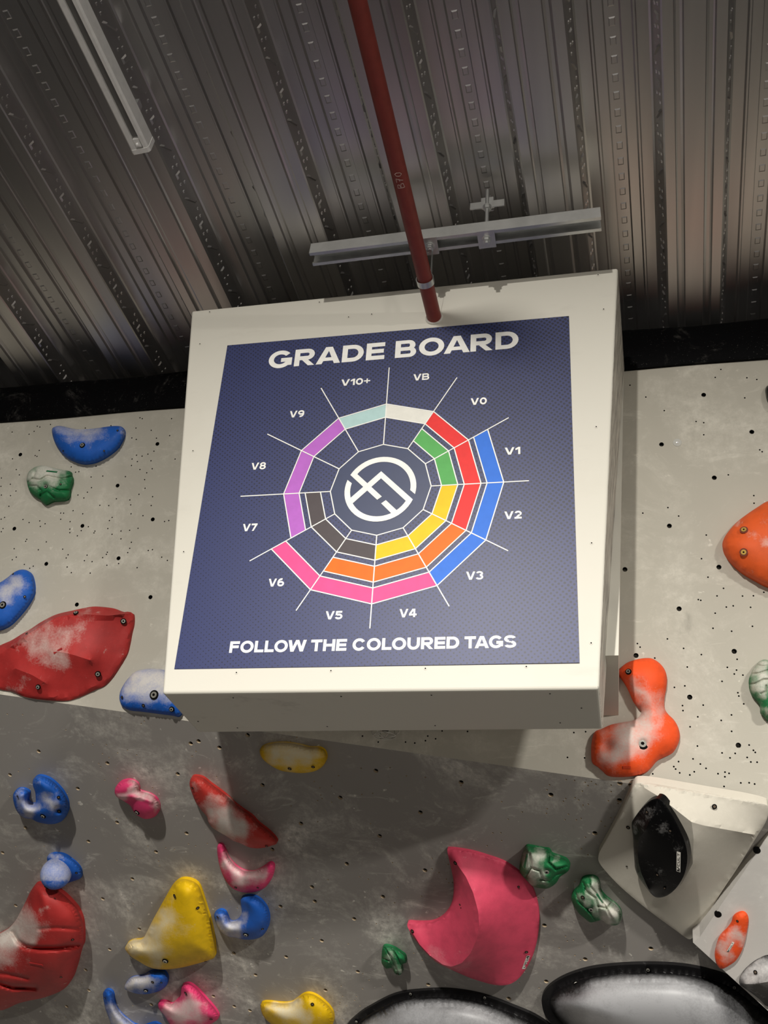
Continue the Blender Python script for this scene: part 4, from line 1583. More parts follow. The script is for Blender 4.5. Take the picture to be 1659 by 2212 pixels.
# --- beige wall, right
A6 = lambda L: px(L, 1220, 1060, 3.779)
hold('big smooth orange hold with two brass screws at the right edge of the photo', UPPER,
     A6([(1659, 85), (1580, 130), (1490, 190), (1400, 260), (1330, 340), (1295, 400), (1290, 450), (1310, 520), (1370, 600), (1450, 670), (1550, 730), (1659, 785), (1850, 840), (2000, 700), (2050, 400), (1950, 120), (1800, 60)]),
     0.075, mat_ora2, [(1607, 1145, 'brass'), (1606.5, 1193, 'brass')], chalk=[(1590, 1132, 6, .5), (1640, 1150, 14, .35), (1652, 1180, 10, .5)])
A7 = lambda L: px(L, 1220, 1380, 3.779)
hold('tall orange-red hourglass-shaped hold with a grey chalked waist, right of the box', UPPER,
     A7([(435, 290), (445, 250), (500, 200), (560, 175), (640, 158), (710, 160), (770, 195), (815, 250), (835, 320), (830, 400), (815, 480), (815, 560), (840, 610), (890, 660), (925, 720), (940, 790), (925, 860), (880, 930), (800, 970), (750, 1000), (700, 1060), (640, 1105), (540, 1122), (420, 1127), (350, 1115), (310, 1080), (270, 1045), (225, 1010), (215, 930), (220, 840), (245, 760), (300, 735), (380, 700), (480, 680), (560, 665), (610, 630), (625, 590), (600, 560), (560, 510), (520, 420), (480, 350)]),
     0.055, mat_ora, [(1357.5, 1451, 'bolt', .005), (1388, 1607, 'bolt', .0095)], step=4.2,
     slots=[(1354, 1657, 1, 0, 17, 6, plain('slot_orange', (206, 62, 24), 0.6))],
     chalk=[(1345, 1600, 34, 1.0), (1370, 1575, 26, 1.0), (1398, 1545, 24, .85), (1410, 1560, 22, .8), (1330, 1630, 24, .8), (1395, 1500, 26, .5), (1378, 1490, 14, .6), (1312, 1592, 12, .5), (1370, 1620, 22, .7)],
     bumps=[(1388, 1605, 8, -.012), (1310, 1610, 14, -.012), (1345, 1600, 22, .010)])
hold('ribbed green hold dusted with chalk, cut by the right edge of the photo', UPPER,
     px([(420, 780), (440, 680), (480, 600), (520, 500), (600, 400), (640, 340), (700, 300), (780, 275), (874, 290), (1100, 400), (1200, 900), (1150, 1500), (1000, 1700), (874, 1740), (780, 1640), (700, 1550), (690, 1450), (680, 1380), (640, 1300), (560, 1200), (480, 1100), (430, 950)], 1580, 1400, 11.06),
     0.05, mat_green, [], step=1.8, smooth_it=2, chalk=[(1640, 1450, 20, .85), (1650, 1470, 20, .9), (1648, 1432, 14, .7), (1655, 1535, 12, .6), (1640, 1490, 14, .85)],
     lines=[(px([(620, 400), (740, 430), (900, 420)], 1580, 1400, 11.06), 1.8, -.006), (px([(470, 620), (640, 600), (900, 520)], 1580, 1400, 11.06), 1.8, -.007), (px([(420, 870), (560, 850), (760, 750), (900, 750)], 1580, 1400, 11.06), 1.8, -.007), (px([(700, 1090), (820, 1030), (830, 900)], 1580, 1400, 11.06), 1.8, -.007)])
hold('black hold just showing at the right edge, under the black strip', UPPER,
     px([(1640, 970), (1655, 945), (1700, 935), (1760, 960), (1780, 1040), (1740, 1120), (1690, 1110), (1655, 1060), (1643, 1010)], 1180, 560, 3.463), 0.03, mat_black, [])
# --- grey roof section
A10 = lambda L: px(L, 380, 1560, 4.366)
hold('yellow oval hold with a chalky top, in the shadow right under the box', LOWER,
     A10([(790, 280), (800, 245), (850, 215), (930, 198), (1020, 195), (1100, 203), (1180, 218), (1260, 238), (1350, 240), (1400, 265), (1422, 310), (1420, 360), (1380, 420), (1310, 462), (1200, 480), (1100, 475), (1000, 460), (930, 430), (860, 385), (810, 335)]),
     0.05, mat_yel, [(626, 1660, 'hole', .0055), (676.5, 1656, 'hole', .005)], chalk=[(600, 1618, 24, .9), (630, 1618, 26, 1.0), (655, 1625, 24, 1.0), (590, 1630, 14, .8), (675, 1628, 16, .7), (620, 1635, 20, .6)])
A11 = lambda L: px(L, 0, 1620, 3.95)
hold('blue hooked hold with a round notch on its upper left, near the left edge', LOWER,
     A11([(110, 400), (125, 355), (160, 332), (210, 335), (250, 365), (240, 410), (240, 440), (270, 465), (300, 455), (305, 420), (300, 360), (280, 300), (285, 250), (320, 222), (370, 225), (430, 250), (490, 300), (540, 360), (575, 430), (583, 500), (565, 560), (530, 605), (470, 630), (400, 632), (320, 615), (270, 590), (210, 580), (160, 545), (125, 480)]),
     0.06, mat_blue, [(93, 1763, 'bolt'), (126.5, 1722, 'hole', .005), (38.5, 1720, 'hole', .004), (128, 1752, 'hole', .006)], step=2.9,
     chalk=[(55, 1752, 15, .8), (68, 1745, 12, .9), (105, 1728, 16, .6), (48, 1735, 12, .6), (112, 1735, 14, .55), (80, 1690, 10, .3), (42, 1712, 10, .4)], bumps=[(127, 1751, 8, -.014), (108, 1722, 12, -.006)])
hold('small pink kidney hold with a white chalked ridge, right of the hooked blue hold', LOWER,
     A11([(978, 350), (990, 310), (1030, 270), (1080, 255), (1130, 258), (1175, 285), (1188, 320), (1190, 345), (1230, 360), (1290, 380), (1340, 420), (1362, 475), (1355, 530), (1320, 570), (1270, 588), (1230, 588), (1200, 575), (1160, 550), (1130, 510), (1110, 475), (1060, 440), (1010, 410), (985, 385)]),
     0.05, mat_pink, [(296, 1755, 'bolt', .0055)], step=2.6, chalk=[(270, 1717, 9, .9), (285, 1710, 10, 1.0), (300, 1713, 10, 1.0), (318, 1718, 11, 1.0), (332, 1730, 10, .9), (338, 1742, 9, .7), (292, 1696, 9, .7), (258, 1722, 6, .7)],
     lines=[(A11([(1010, 405), (1100, 400), (1200, 405), (1290, 440)]), 5, .006)])


def ball_hold():
    pl = LOWER
    out = A11([(405, 960), (405, 905), (450, 880), (500, 880), (570, 905), (640, 950), (690, 1010), (700, 1070), (680, 1100), (610, 1125), (560, 1140), (480, 1120), (430, 1050)])
    root = thing('climbing_hold', 'blue hold with a chalky ball on a curved plate, above the very large red hold', 'climbing hold', pl.at(140, 1880))
    body = make_body('back_plate', pl, out, 0.032, mat_blue, root, step=2.8, chalk=[(112, 1850, 10, .6), (128, 1850, 8, .3)])
    add_bolt(root, body, pl, 165, 1885, 0.0045, 'hole')
    hc = 0.045
    c = pl.at(121, 1887, hc)
    r = 29.0 / FPX * np.linalg.norm(c - EYE)
    m = MB()
    prof = [(r * math.sin(math.radians(a)), -r * math.cos(math.radians(a))) for a in range(12, 170, 8)] + [(0.001, r)]
    m.lathe(c, pl.n, prof, 28)
    m.v = [np.array(p) for p in m.v]
    ob = m.build('ball', mat_blue, root, smooth=True)
    at = ob.data.attributes.new('chalk', 'FLOAT', 'POINT')
    vals = []
    for p in m.v:
        q = proj(p)
        vals.append(0.52 if q[1] < 1903 else 0.22)
    at.data.foreach_set('value', vals)
    m = MB()
    bp = c + (pl.n * 0.74 + (pl.at(112, 1903, hc) - c) / np.linalg.norm(pl.at(112, 1903, hc) - c) * 0.5) * r
    nn = (bp - c) / np.linalg.norm(bp - c)
    bp = c + nn * r
    m.lathe(bp - nn * 0.001, nn, [(0.0075, 0), (0.0075, 0.0024), (0.0065, 0.0026)], 16, 0)
    m.disc(bp + nn * 0.0028, nn, 0.005, 16, 1, 0.0028)
    m.build('bolt', [m_void, m_steel], root)
    # neck between ball and wall
    m = MB()
    m.tube([c - pl.n * (hc + 0.001), c], [r * 0.95, r * 0.9], 24)
    ob = m.build('neck', mat_blue, root, smooth=True)
    at = ob.data.attributes.new('chalk', 'FLOAT', 'POINT')


ball_hold()
A14 = lambda L: px(L, 0, 1880, 6.66)
hold('very large red rocky hold at the lower left edge, left side chalked white', LOWER,
     A14([(500, 215), (560, 195), (640, 195), (720, 230), (830, 290), (930, 360), (1040, 470), (1120, 570), (1170, 680), (1195, 790), (1203, 930), (1200, 1060), (1170, 1130), (1140, 1230), (1110, 1350), (1080, 1450), (1040, 1560), (980, 1650), (900, 1720), (780, 1780), (600, 1840), (400, 1880), (250, 1920), (100, 1990), (0, 2015), (-200, 2000), (-350, 1700), (-300, 1200), (-150, 1010), (0, 920), (100, 860), (180, 780), (250, 680), (310, 560), (370, 450), (430, 320)]),
     0.10, mat_red, [(157, 2029, 'hole', .005), (132, 2110, 'hole', .0045), (119, 1940, 'hole', .003)], step=3.3, smooth_it=2, low=.35,
     lines=[(A14([(180, 900), (250, 1020), (370, 1105), (560, 1130), (800, 1130), (1130, 1090)]), 4.5, -.018), (A14([(-100, 1600), (0, 1640), (180, 1690), (500, 1700)]), 4.5, -.016), (A14([(-100, 1480), (100, 1500), (400, 1560)]), 4, -.006),
            (A14([(560, 850), (800, 830), (1120, 850)]), 3.5, -.004)],
     slots=[(78, 2083, 1, .08, 28, 4, plain('slot_red', (160, 34, 34), 0.6))],
     bumps=[(70, 1990, 28, .012), (100, 2070, 40, .01), (20, 2010, 16, -.012)],
     chalk=[(45, 1985, 26, .75), (25, 2015, 26, 1.0), (5, 2030, 26, 1.0), (65, 1995, 22, .55), (10, 2070, 30, .6), (50, 1955, 18, .5), (35, 2045, 20, .75), (70, 2020, 14, .4), (105, 1965, 8, .4)])
hold('long red leaf-shaped hold slanting down to the right, half in the shadow of the box', LOWER,
     A10([(130, 600), (133, 550), (155, 512), (200, 507), (260, 525), (330, 580), (420, 645), (500, 710), (560, 770), (640, 830), (720, 885), (780, 950), (870, 1020), (930, 1080), (955, 1120), (945, 1150), (900, 1165), (850, 1180), (770, 1190), (690, 1180), (600, 1140), (540, 1120), (490, 1085), (430, 1050), (380, 1020), (340, 990), (305, 940), (290, 890), (240, 830), (190, 760), (155, 680)]),
     0.055, mat_red2, [(416.5, 1702, 'hole', .004), (576, 1827, 'hole', .0045)], step=3.4,
     chalk=[(480, 1768, 22, 1.0), (500, 1785, 24, 1.0), (470, 1785, 20, .9), (490, 1750, 22, .8), (520, 1800, 20, .75), (445, 1745, 16, .45), (460, 1725, 14, .4), (425, 1695, 10, .4), (510, 1805, 18, .8)])
hold('pink crescent hold with chalk in its curve, just below the slanting red hold', LOWER,
     A10([(388, 1200), (392, 1165), (410, 1147), (440, 1155), (470, 1210), (500, 1280), (560, 1350), (630, 1395), (700, 1410), (760, 1400), (830, 1360), (880, 1325), (915, 1330), (930, 1365), (918, 1440), (890, 1500), (840, 1560), (770, 1595), (690, 1608), (610, 1600), (540, 1570), (480, 1510), (440, 1440), (410, 1350), (395, 1270)]),
     0.045, mat_pink, [(509.5, 1916.5, 'hole', .0042), (557, 1917, 'hole', .0035)], step=2.8,
     chalk=[(490, 1862, 12, .9), (505, 1880, 14, 1.0), (525, 1895, 16, 1.0), (545, 1895, 15, 1.0), (560, 1885, 13, .9), (575, 1875, 10, .6), (480, 1845, 9, .6), (510, 1900, 12, .7)])
A17 = lambda L: px(L, 240, 1860, 3.318)
hold('big yellow wedge hold with a small toe pointing left, low in the photo', LOWER,
     A17([(100, 625), (115, 595), (150, 575), (220, 565), (250, 520), (300, 420), (350, 330), (400, 240), (440, 175), (490, 135), (540, 130), (590, 145), (630, 180), (660, 260), (690, 360), (715, 440), (735, 540), (745, 630), (742, 690), (700, 710), (620, 735), (520, 760), (420, 775), (330, 775), (260, 755), (200, 720), (150, 690), (115, 655)]),
     0.085, mat_yel, [(377.5, 1935, 'hole', .006), (427, 1961, 'hole', .0055), (357, 2076, 'bolt', .0065), (444, 2076, 'hole', .004)], step=4.2, low=.45, smooth_it=4,
     chalk=[(330, 2010, 24, .9), (315, 2040, 24, .9), (350, 1985, 20, .8), (300, 2050, 20, .8), (280, 2045, 16, .7), (345, 2045, 22, .6), (330, 2065, 16, .6), (360, 1965, 16, .6), (390, 2010, 22, .3)],
     bumps=[(306, 2040, 7, -.010), (345, 2010, 26, .006)])
hold('blue hook-shaped hold right of the big yellow wedge, its thin end white with chalk', LOWER,
     A17([(738, 400), (745, 370), (780, 350), (815, 360), (835, 395), (850, 430), (875, 437), (910, 420), (935, 370), (930, 310), (930, 270), (960, 250), (1010, 248), (1060, 268), (1105, 315), (1130, 370), (1135, 430), (1120, 490), (1080, 540), (1020, 562), (950, 563), (890, 548), (840, 540), (790, 510), (760, 465)]),
     0.055, mat_blue, [(531, 2019, 'bolt', .0055), (470.5, 1980.5, 'hole', .004), (567, 2006, 'hole', .0045)], step=2.9,
     chalk=[(480, 2005, 13, .9), (495, 2010, 13, 1.0), (510, 2003, 13, .95), (478, 1985, 10, .7), (520, 1990, 10, .8), (525, 1970, 8, .6), (505, 2018, 10, .6)])
hold('small blue pebble hold with a white chalked end, under the big yellow wedge', LOWER,
     A17([(95, 905), (110, 870), (150, 835), (230, 820), (270, 795), (300, 785), (370, 785), (400, 810), (410, 850), (395, 895), (350, 930), (280, 950), (220, 955), (160, 945), (110, 925)]),
     0.045, mat_blue, [(315, 2140, 'bolt', .005), (330, 2121, 'hole', .0055), (348.5, 2122, 'hole', .004)], step=2.6,
     chalk=[(285, 2122, 16, 1.0), (300, 2120, 15, 1.0), (312, 2120, 12, .8), (278, 2132, 11, .9), (320, 2128, 12, .5), (330, 2122, 12, .45)])
A20 = lambda L: px(L, 200, 2080, 5.53)
hold('curved blue hold with a chalky white belly, cut by the bottom edge of the photo', LOWER,
     A20([(125, 400), (130, 350), (170, 318), (220, 330), (250, 370), (262, 450), (280, 530), (340, 610), (420, 680), (500, 735), (590, 755), (660, 735), (710, 718), (770, 718), (830, 760), (850, 830), (800, 920), (600, 960), (400, 930), (300, 860), (230, 760), (190, 650), (150, 540)]),
     0.05, mat_blue, [(227.5, 2155, 'hole', .004)], step=2.8, chalk=[(245, 2195, 18, .8), (262, 2208, 20, .9), (238, 2180, 12, .5), (290, 2215, 20, .6)])
hold('pink pointed-toe hold with a chalky face, by the small blue pebble hold', LOWER,
     A20([(780, 500), (800, 465), (850, 458), (910, 478), (945, 495), (1000, 450), (1050, 390), (1060, 300), (1075, 265), (1130, 245), (1190, 265), (1280, 340), (1360, 430), (1440, 520), (1490, 590), (1508, 635), (1490, 680), (1400, 740), (1300, 800), (1100, 850), (950, 760), (890, 680), (850, 620), (800, 560)]),
     0.06, mat_pink, [(401.5, 2145, 'hole', .006), (456, 2201, 'hole', .005)], step=3.2,
     chalk=[(385, 2180, 18, .8), (405, 2190, 22, .9), (420, 2180, 18, .8), (375, 2195, 18, .8), (430, 2195, 14, .5), (360, 2180, 10, .5), (400, 2165, 14, .6)])
hold('yellow two-lobed hold cut by the bottom edge, right of the pink toe-shaped hold', LOWER,
     A17([(1070, 1040), (1085, 1015), (1130, 1010), (1220, 1020), (1290, 1015), (1330, 990), (1370, 960), (1410, 948), (1460, 960), (1520, 1000), (1570, 1050), (1595, 1100), (1590, 1168), (1540, 1240), (1400, 1280), (1250, 1240), (1150, 1170), (1090, 1110)]),
     0.06, mat_yel, [(675, 2169, 'hole', .0055)], step=3.4, chalk=[(610, 2180, 16, .9), (628, 2185, 18, 1.0), (645, 2190, 20, .8), (592, 2178, 12, .7), (660, 2195, 18, .5), (640, 2168, 10, .6)])
A24 = lambda L: px(L, 740, 1800, 3.19)
hold('tiny dark green knobbly hold left of the rose crescent', LOWER,
     A24([(268, 870), (275, 790), (300, 772), (350, 785), (400, 815), (435, 845), (440, 890), (410, 905), (415, 955), (390, 978), (360, 965), (340, 930), (300, 932), (272, 900)]),
     0.045, mat_green, [(859, 2103, 'hole', .004)], step=1.5, smooth_it=2, chalk=[(845, 2070, 10, .45), (856, 2090, 10, .5), (838, 2062, 8, .4), (868, 2098, 7, .6)],
     lines=[(A24([(290, 790), (330, 850), (370, 940)]), 1.6, -.007), (A24([(340, 790), (380, 860), (400, 900)]), 1.6, -.006), (A24([(270, 860), (320, 880)]), 1.6, -.007)])
hold('huge smooth rose-pink crescent volume with a scooped left side', LOWER,
     A24([(722, 125), (735, 108), (800, 112), (900, 130), (1000, 160), (1100, 195), (1170, 235), (1240, 290), (1300, 360), (1335, 450), (1355, 560), (1350, 680), (1325, 800), (1290, 890), (1240, 970), (1190, 1020), (1130, 1045), (1050, 1045), (950, 1020), (850, 985), (740, 935), (650, 890), (560, 810), (490, 720), (455, 660), (445, 630), (460, 613), (530, 615), (620, 610), (690, 575), (740, 510), (762, 430), (765, 340), (750, 250)]),
     0.11, mat_mag, [(984, 1864, 'hole', .0055), (891, 2011, 'hole', .0055), (994, 1954, 'hole', .003), (1120, 1915, 'hole', .0035), (1137, 2056, 'hole', .005)], mode='harm', sharp=34, step=5.0, rim=.07, low=.30, smooth_it=2,
     ridges=[(A24([(737, 130), (790, 215), (850, 300), (900, 410), (935, 540), (942, 640), (920, 740), (880, 830), (820, 895), (750, 920), (690, 905), (600, 840), (530, 765), (485, 690), (460, 640)]),
              [.014, .04, .06, .08, .105, .115, .115, .108, .10, .092, .085, .066, .048, .03, .015])],
     stick=[(1136, 2078, -.38, .93, 29, 8)], chalk=[(960, 2086, 26, .35), (930, 2070, 14, .3), (1000, 2080, 16, .3), (1035, 1990, 8, .3)])
hold('green leafy hold with a centre bolt, at the upper right of the rose crescent', LOWER,
     A24([(1218, 230), (1245, 130), (1265, 92), (1300, 92), (1380, 108), (1425, 115), (1445, 145), (1500, 165), (1545, 185), (1568, 225), (1550, 265), (1500, 300), (1470, 345), (1420, 378), (1370, 380), (1310, 365), (1260, 315), (1230, 280)]),
     0.065, mat_green, [(1181, 1882.5, 'bolt', .0062)], step=1.75, smooth_it=2, slots=[(1135.5, 1860, -.1, 1, 25, 4.5, mat_dkgreen)], low=.35,
     chalk=[(1140, 1850, 14, .85), (1148, 1880, 14, .85), (1160, 1860, 15, .8), (1168, 1845, 12, .5), (1165, 1895, 12, .7), (1180, 1905, 10, .5), (1150, 1905, 8, .6), (1200, 1860, 8, .4)],
     lines=[(A24([(1290, 140), (1300, 240), (1260, 300)]), 2.2, -.008), (A24([(1300, 240), (1360, 260), (1380, 320)]), 2.2, -.008), (A24([(1420, 140), (1420, 200), (1470, 250), (1540, 230)]), 2.4, -.010), (A24([(1360, 320), (1420, 330), (1470, 290), (1530, 270)]), 2.2, -.008)],
     bumps=[(1181, 1883, 6, -.008)])
A26 = lambda L: px(L, 1160, 1660, 3.325)
hold('green and white chalk-covered hold with a rounded snout, left of the beige block volume', LOWER,
     A26([(248, 920), (265, 885), (300, 850), (320, 800), (350, 782), (400, 778), (435, 795), (452, 830), (460, 880), (500, 930), (560, 975), (600, 1020), (610, 1070), (590, 1115), (550, 1128), (500, 1115), (465, 1090), (420, 1100), (380, 1105), (340, 1075), (300, 1040), (265, 990), (250, 950)]),
     0.065, mat_green, [(1277, 1964, 'bolt', .006), (1259, 1938, 'hole', .0055)], step=1.75, smooth_it=2, slots=[(1294, 1941, .5, .87, 21, 4.5, mat_dkgreen)], low=.35,
     chalk=[(1320, 1970, 16, 1.0), (1332, 1980, 14, 1.0), (1310, 1985, 14, 1.0), (1300, 1950, 14, 1.0), (1285, 1930, 12, .9), (1278, 1915, 10, .8), (1262, 1945, 10, .7), (1290, 1965, 10, .7), (1283, 1900, 8, .5)],
     lines=[(A26([(330, 820), (350, 880), (420, 930), (440, 990), (465, 1085)]), 2.2, -.008), (A26([(375, 790), (385, 850), (420, 890), (500, 1005), (555, 1120)]), 2.0, -.007), (A26([(440, 990), (500, 1005), (540, 960)]), 2.0, -.007), (A26([(275, 890), (300, 960), (360, 1010), (430, 1090)]), 2.2, -.008)],
     bumps=[(1277, 1964, 6, -.008)])

# --- beige block volume and what is screwed on it
m_sand = wall_mat('sand_textured_volume', (206, 200, 186), (226, 220, 206), 0.4, 0.2)
HV = 0.095
vol_root = thing('climbing_volume', 'beige four-cornered plywood volume with a raised centre, on the right of the grey wall', 'climbing volume', LOWER.at(1470, 1860))
VOLB = make_body('volume_shell', LOWER,
                 A26([(690, 135), (705, 112), (730, 103), (800, 105), (900, 120), (1100, 155), (1300, 190), (1500, 225), (1630, 256), (1660, 275), (1664, 310), (1640, 390), (1560, 520), (1450, 700), (1330, 880), (1200, 1090), (1140, 1190), (1110, 1222), (1080, 1222), (1000, 1165), (800, 1018), (600, 850), (480, 722), (445, 670), (440, 640), (455, 590), (520, 475), (600, 320), (655, 195)]),
                 0.16, m_sand, vol_root, step=5.5, mode='harm', rim=.15, low=.03, sharp=14, smooth_it=0,
                 ridges=[(A26([(740, 120), (880, 205), (1110, 385)]), [.026, .07, HV]), (A26([(1110, 385), (1190, 408), (1540, 472), (1600, 480)]), [HV, HV * .9, .05, .03]),
                         (A26([(1110, 385), (1125, 500), (1120, 680), (1040, 830), (930, 920), (850, 985), (838, 1030)]), [HV, HV * .97, HV * .82, HV * .62, HV * .48, HV * .3, .028])])
add_bolt(vol_root, VOLB, LOWER, 1543, 1742, 0.006, 'hole')
add_bolt(vol_root, VOLB, LOWER, 1357, 1787, 0.005, 'hole')
add_bolt(vol_root, VOLB, LOWER, 1354, 1871, 0.0025, 'hole')


def vol_pt(u, v):
    return surf(VOLB, LOWER, u, v, 5)[0]


_pa, _pb, _pc = vol_pt(1400, 1730), vol_pt(1470, 1790), vol_pt(1360, 1900)
_nf = np.cross(_pb - _pa, _pc - _pa)
if _nf @ NG < 0:
    _nf = -_nf
FACET = Plane((_pa + _pb + _pc) / 3 + NG * -0.002, _nf)
hold('glossy black almond-shaped hold with a white sticker, on the beige block volume', FACET,
     A26([(680, 410), (690, 370), (740, 300), (800, 240), (850, 217), (890, 225), (930, 270), (980, 350), (1030, 450), (1065, 540), (1080, 630), (1070, 720), (1040, 800), (990, 870), (930, 915), (870, 928), (830, 910), (780, 850), (730, 780), (705, 720), (700, 670), (695, 600), (690, 500)]),
     0.035, mat_black, [(1398, 1754, 'hole', .005), (1448, 1794, 'hole', .005), (1420, 1889, 'hole', .005), (1436, 1918, 'hole', .004)], mode='harm', sharp=25, step=4.0, rim=.55, low=.0, smooth_it=1,
     ridges=[(A26([(862, 232), (830, 330), (780, 440), (730, 510), (722, 600), (730, 680), (752, 760), (800, 865), (832, 900)]), [.022, .036, .042, .04, .036, .036, .036, .034, .022])],
     stick=[(1466, 1861, 0.02, -1, 43, 9.5)], chalk=[(1385, 1780, 10, .35), (1392, 1755, 12, .3), (1402, 1740, 10, .35), (1375, 1800, 8, .35), (1440, 1800, 12, .28), (1420, 1888, 10, .35), (1465, 1830, 8, .3)])


# --- pale volume at the lower right
def build_pale():
    A, B, Cc = LOWER.at(1497, 2036, 0.075), LOWER.at(1700, 2221, 0.115), LOWER.at(1700, 1850, 0.02)
    nf = np.cross(B - A, Cc - A)
    if nf @ NG < 0:
        nf = -nf
    pl = Plane(A, nf)
    nf = pl.n
    pe = [pl.at(*uv_) for uv_ in [(1512, 2024), (1560, 1951), (1605, 1886), (1668, 1792), (1692, 1762), (1900, 1815)]]
    top = [A, B, pl.at(1900, 2400), pl.at(2050, 2300)] + pe[::-1]
    q = lambda p: p - NG * ((p - LOWER.p) @ NG)
    bot = [q(p) for p in top]
    root = thing('climbing_volume', 'large pale grey flat-faced volume in the lower right corner, right of the black dome', 'climbing volume', A)
    n = len(top)
    vs = top + bot
    fs = [tuple(range(n)), tuple(range(n, 2 * n))[::-1]] + [(i, (i + 1) % n, n + (i + 1) % n, n + i) for i in range(1, n)]
    o = add('volume_shell', vs, fs, m_pale, root)
    for u, v in [(1551, 1975), (1635, 1837)]:
        p = pl.at(u, v)
        m = MB()
        m.lathe(p - nf * 0.004, nf, [(0.0085, 0), (0.0085, 0.0046)], 16)
        m.build('bolt_hole', m_void, root)
    return pl


PALE = build_pale()
A29 = lambda L: px(L, 1460, 1960, 8.337)
hold('thin orange teardrop hold dusted pink with chalk, on the pale volume at lower right', PALE,
     A29([(700, 830), (720, 720), (770, 560), (840, 460), (930, 370), (1000, 270), (1030, 170), (1090, 110), (1180, 75), (1250, 90), (1300, 160), (1310, 260), (1285, 420), (1250, 600), (1180, 800), (1080, 960), (960, 1050), (860, 1100), (790, 1095), (730, 1010), (705, 920)]),
     0.02, mat_ora, [(1593, 1989, 'hole', .003)], step=2.8, low=.2, stick=[(1578, 2045, .5, -.85, 24, 6)],
     chalk=[(1570, 2035, 16, .55), (1585, 2020, 14, .7), (1600, 2020, 12, .8), (1565, 2060, 14, .6), (1555, 2045, 12, .6), (1605, 2035, 8, .6), (1575, 2075, 10, .3)])
hold('black textured hold with a silvery chalked upper face, in the bottom right corner', PALE,
     A29([(1145, 1330), (1170, 1250), (1260, 1120), (1400, 1000), (1520, 930), (1659, 880), (1900, 900), (2000, 1300), (1900, 1700), (1659, 1790), (1500, 1650), (1300, 1500), (1160, 1400)]),
     0.05, mat_blk, [(1632, 2100, 'hole', .005)], mode='harm', sharp=30, step=4, rim=.1, low=.1, smooth_it=1,
     ridges=[(A29([(1160, 1340), (1250, 1380), (1400, 1385), (1659, 1340), (1900, 1250)]), [.008, .03, .04, .05, .05])],
     chalk=[(1610, 2110, 14, 1.0), (1622, 2095, 16, .9), (1640, 2095, 18, .75), (1650, 2112, 16, .7), (1660, 2085, 20, .8), (1630, 2115, 12, .8)])

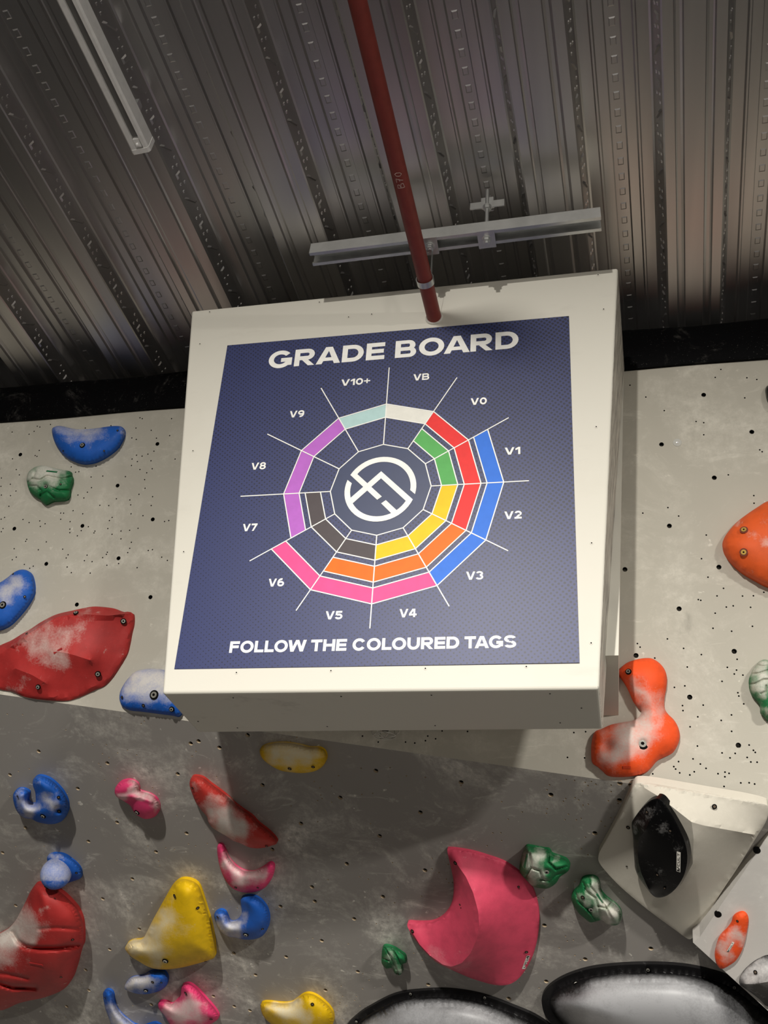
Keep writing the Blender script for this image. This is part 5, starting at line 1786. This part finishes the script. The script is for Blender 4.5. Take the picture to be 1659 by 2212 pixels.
# --- black domes along the bottom
hold('long black dome volume with a screwed rim, grey with chalk, at the bottom centre', LOWER,
     [(745, 2225), (770, 2195), (800, 2175), (850, 2150), (900, 2141), (970, 2139), (1040, 2150), (1110, 2175), (1165, 2200), (1215, 2240), (1240, 2290), (1200, 2350), (1080, 2390), (930, 2400), (800, 2370), (730, 2300)],
     0.11, mat_dome, [(887, 2146, 'bolt', .004), (1047, 2154, 'bolt', .004), (770, 2206, 'bolt', .004)], step=6, flange=15, rim=.08, low=.1, name='climbing_volume', cat='climbing volume', power=.62,
     chalk=[(860, 2210, 60, .62), (950, 2200, 70, .55), (1040, 2215, 60, .6), (800, 2215, 40, .5), (950, 2260, 120, .8), (1120, 2225, 40, .4)])
hold('wide black dome volume with a pale chalked face, at the bottom right', LOWER,
     [(1171, 2172), (1172, 2150), (1190, 2128), (1230, 2106), (1290, 2090), (1380, 2083), (1470, 2086), (1540, 2100), (1590, 2120), (1650, 2165), (1720, 2225), (1760, 2300), (1700, 2370), (1560, 2390), (1400, 2350), (1280, 2290), (1210, 2230), (1180, 2198)],
     0.12, mat_dome, [(1242, 2121, 'bolt', .0045), (1400, 2094, 'bolt', .0045), (1586, 2132, 'bolt', .004)], step=6.5, flange=18, rim=.08, low=.1, name='climbing_volume', cat='climbing volume', power=.62,
     chalk=[(1330, 2150, 60, .85), (1400, 2140, 70, .95), (1450, 2180, 70, 1.0), (1380, 2200, 80, 1.0), (1300, 2190, 50, .8), (1520, 2165, 45, .6), (1250, 2160, 24, .4), (1560, 2195, 40, .6), (1450, 2240, 120, .9), (1230, 2175, 16, .5)])


# ------------------------------------------------------------------ small fittings
def build_guard():
    m_wire = plain('pale_wire', (200, 198, 190), 0.4, 0.6)
    c = UPPER.at(832, 1578, 0.10)
    root = thing('wire_guard', 'wire cage guard around a small dark sensor, peeping out under the box', 'guard', c)
    n = NU
    a = np.array([1.0, 0, 0])
    b = np.cross(n, a)
    if b[2] > 0:
        b = -b
    px_ = S / 300.0
    m = MB()
    for r, dz in ((31, 0.0), (24, 12.0)):
        m.tube([c + (a * r * math.cos(t) + np.array([0, -1, 0]) * r * 0.8 * math.sin(t)) * px_ - np.array([0, 0, dz * px_]) for t in np.linspace(0, 2 * math.pi, 36)[:-1]], 0.0013, 6, 0, closed=True)
    for t in np.linspace(0, 2 * math.pi, 7)[:-1]:
        e = a * math.cos(t) + np.array([0, -1, 0]) * 0.8 * math.sin(t)
        m.tube([c + e * 31 * px_ + np.array([0, 0, 45 * px_]), c + e * 31 * px_, c + e * 24 * px_ - np.array([0, 0, 12 * px_]), c - np.array([0, 0, 17 * px_])], 0.0012, 6)
    m.build('cage', m_wire, root, smooth=True)
    m = MB()
    m.lathe(c + np.array([0, 0, 0.005]), np.array([0, 0, -1.0]), [(0.004, -0.05), (0.006, -0.012), (0.0095, -0.006), (0.0095, 0.004), (0.006, 0.009)], 16)
    m.build('sensor_head', plain('sensor_dark', (70, 66, 62), 0.5), root, smooth=True, angle=40)


build_guard()


def build_anchor():
    p = UPPER.at(1463, 956)
    root = thing('wall_anchor', 'small round grey cover plate with a bright centre, on the beige wall beside the box', 'anchor plate', p)
    m = MB()
    m.lathe(p - NU * 0.0005, NU, [(0.0115, 0), (0.0115, 0.001), (0.0105, 0.0015)], 24)
    m.build('plate', plain('anchor_grey', (186, 184, 176), 0.6), root)
    m = MB()
    m.lathe(p + NU * 0.001, NU, [(0.0033, 0), (0.003, 0.0014), (0.001, 0.0018)], 12)
    m.build('pin', plain('pin_white', (250, 250, 250), 0.2, 0.5), root)


build_anchor()
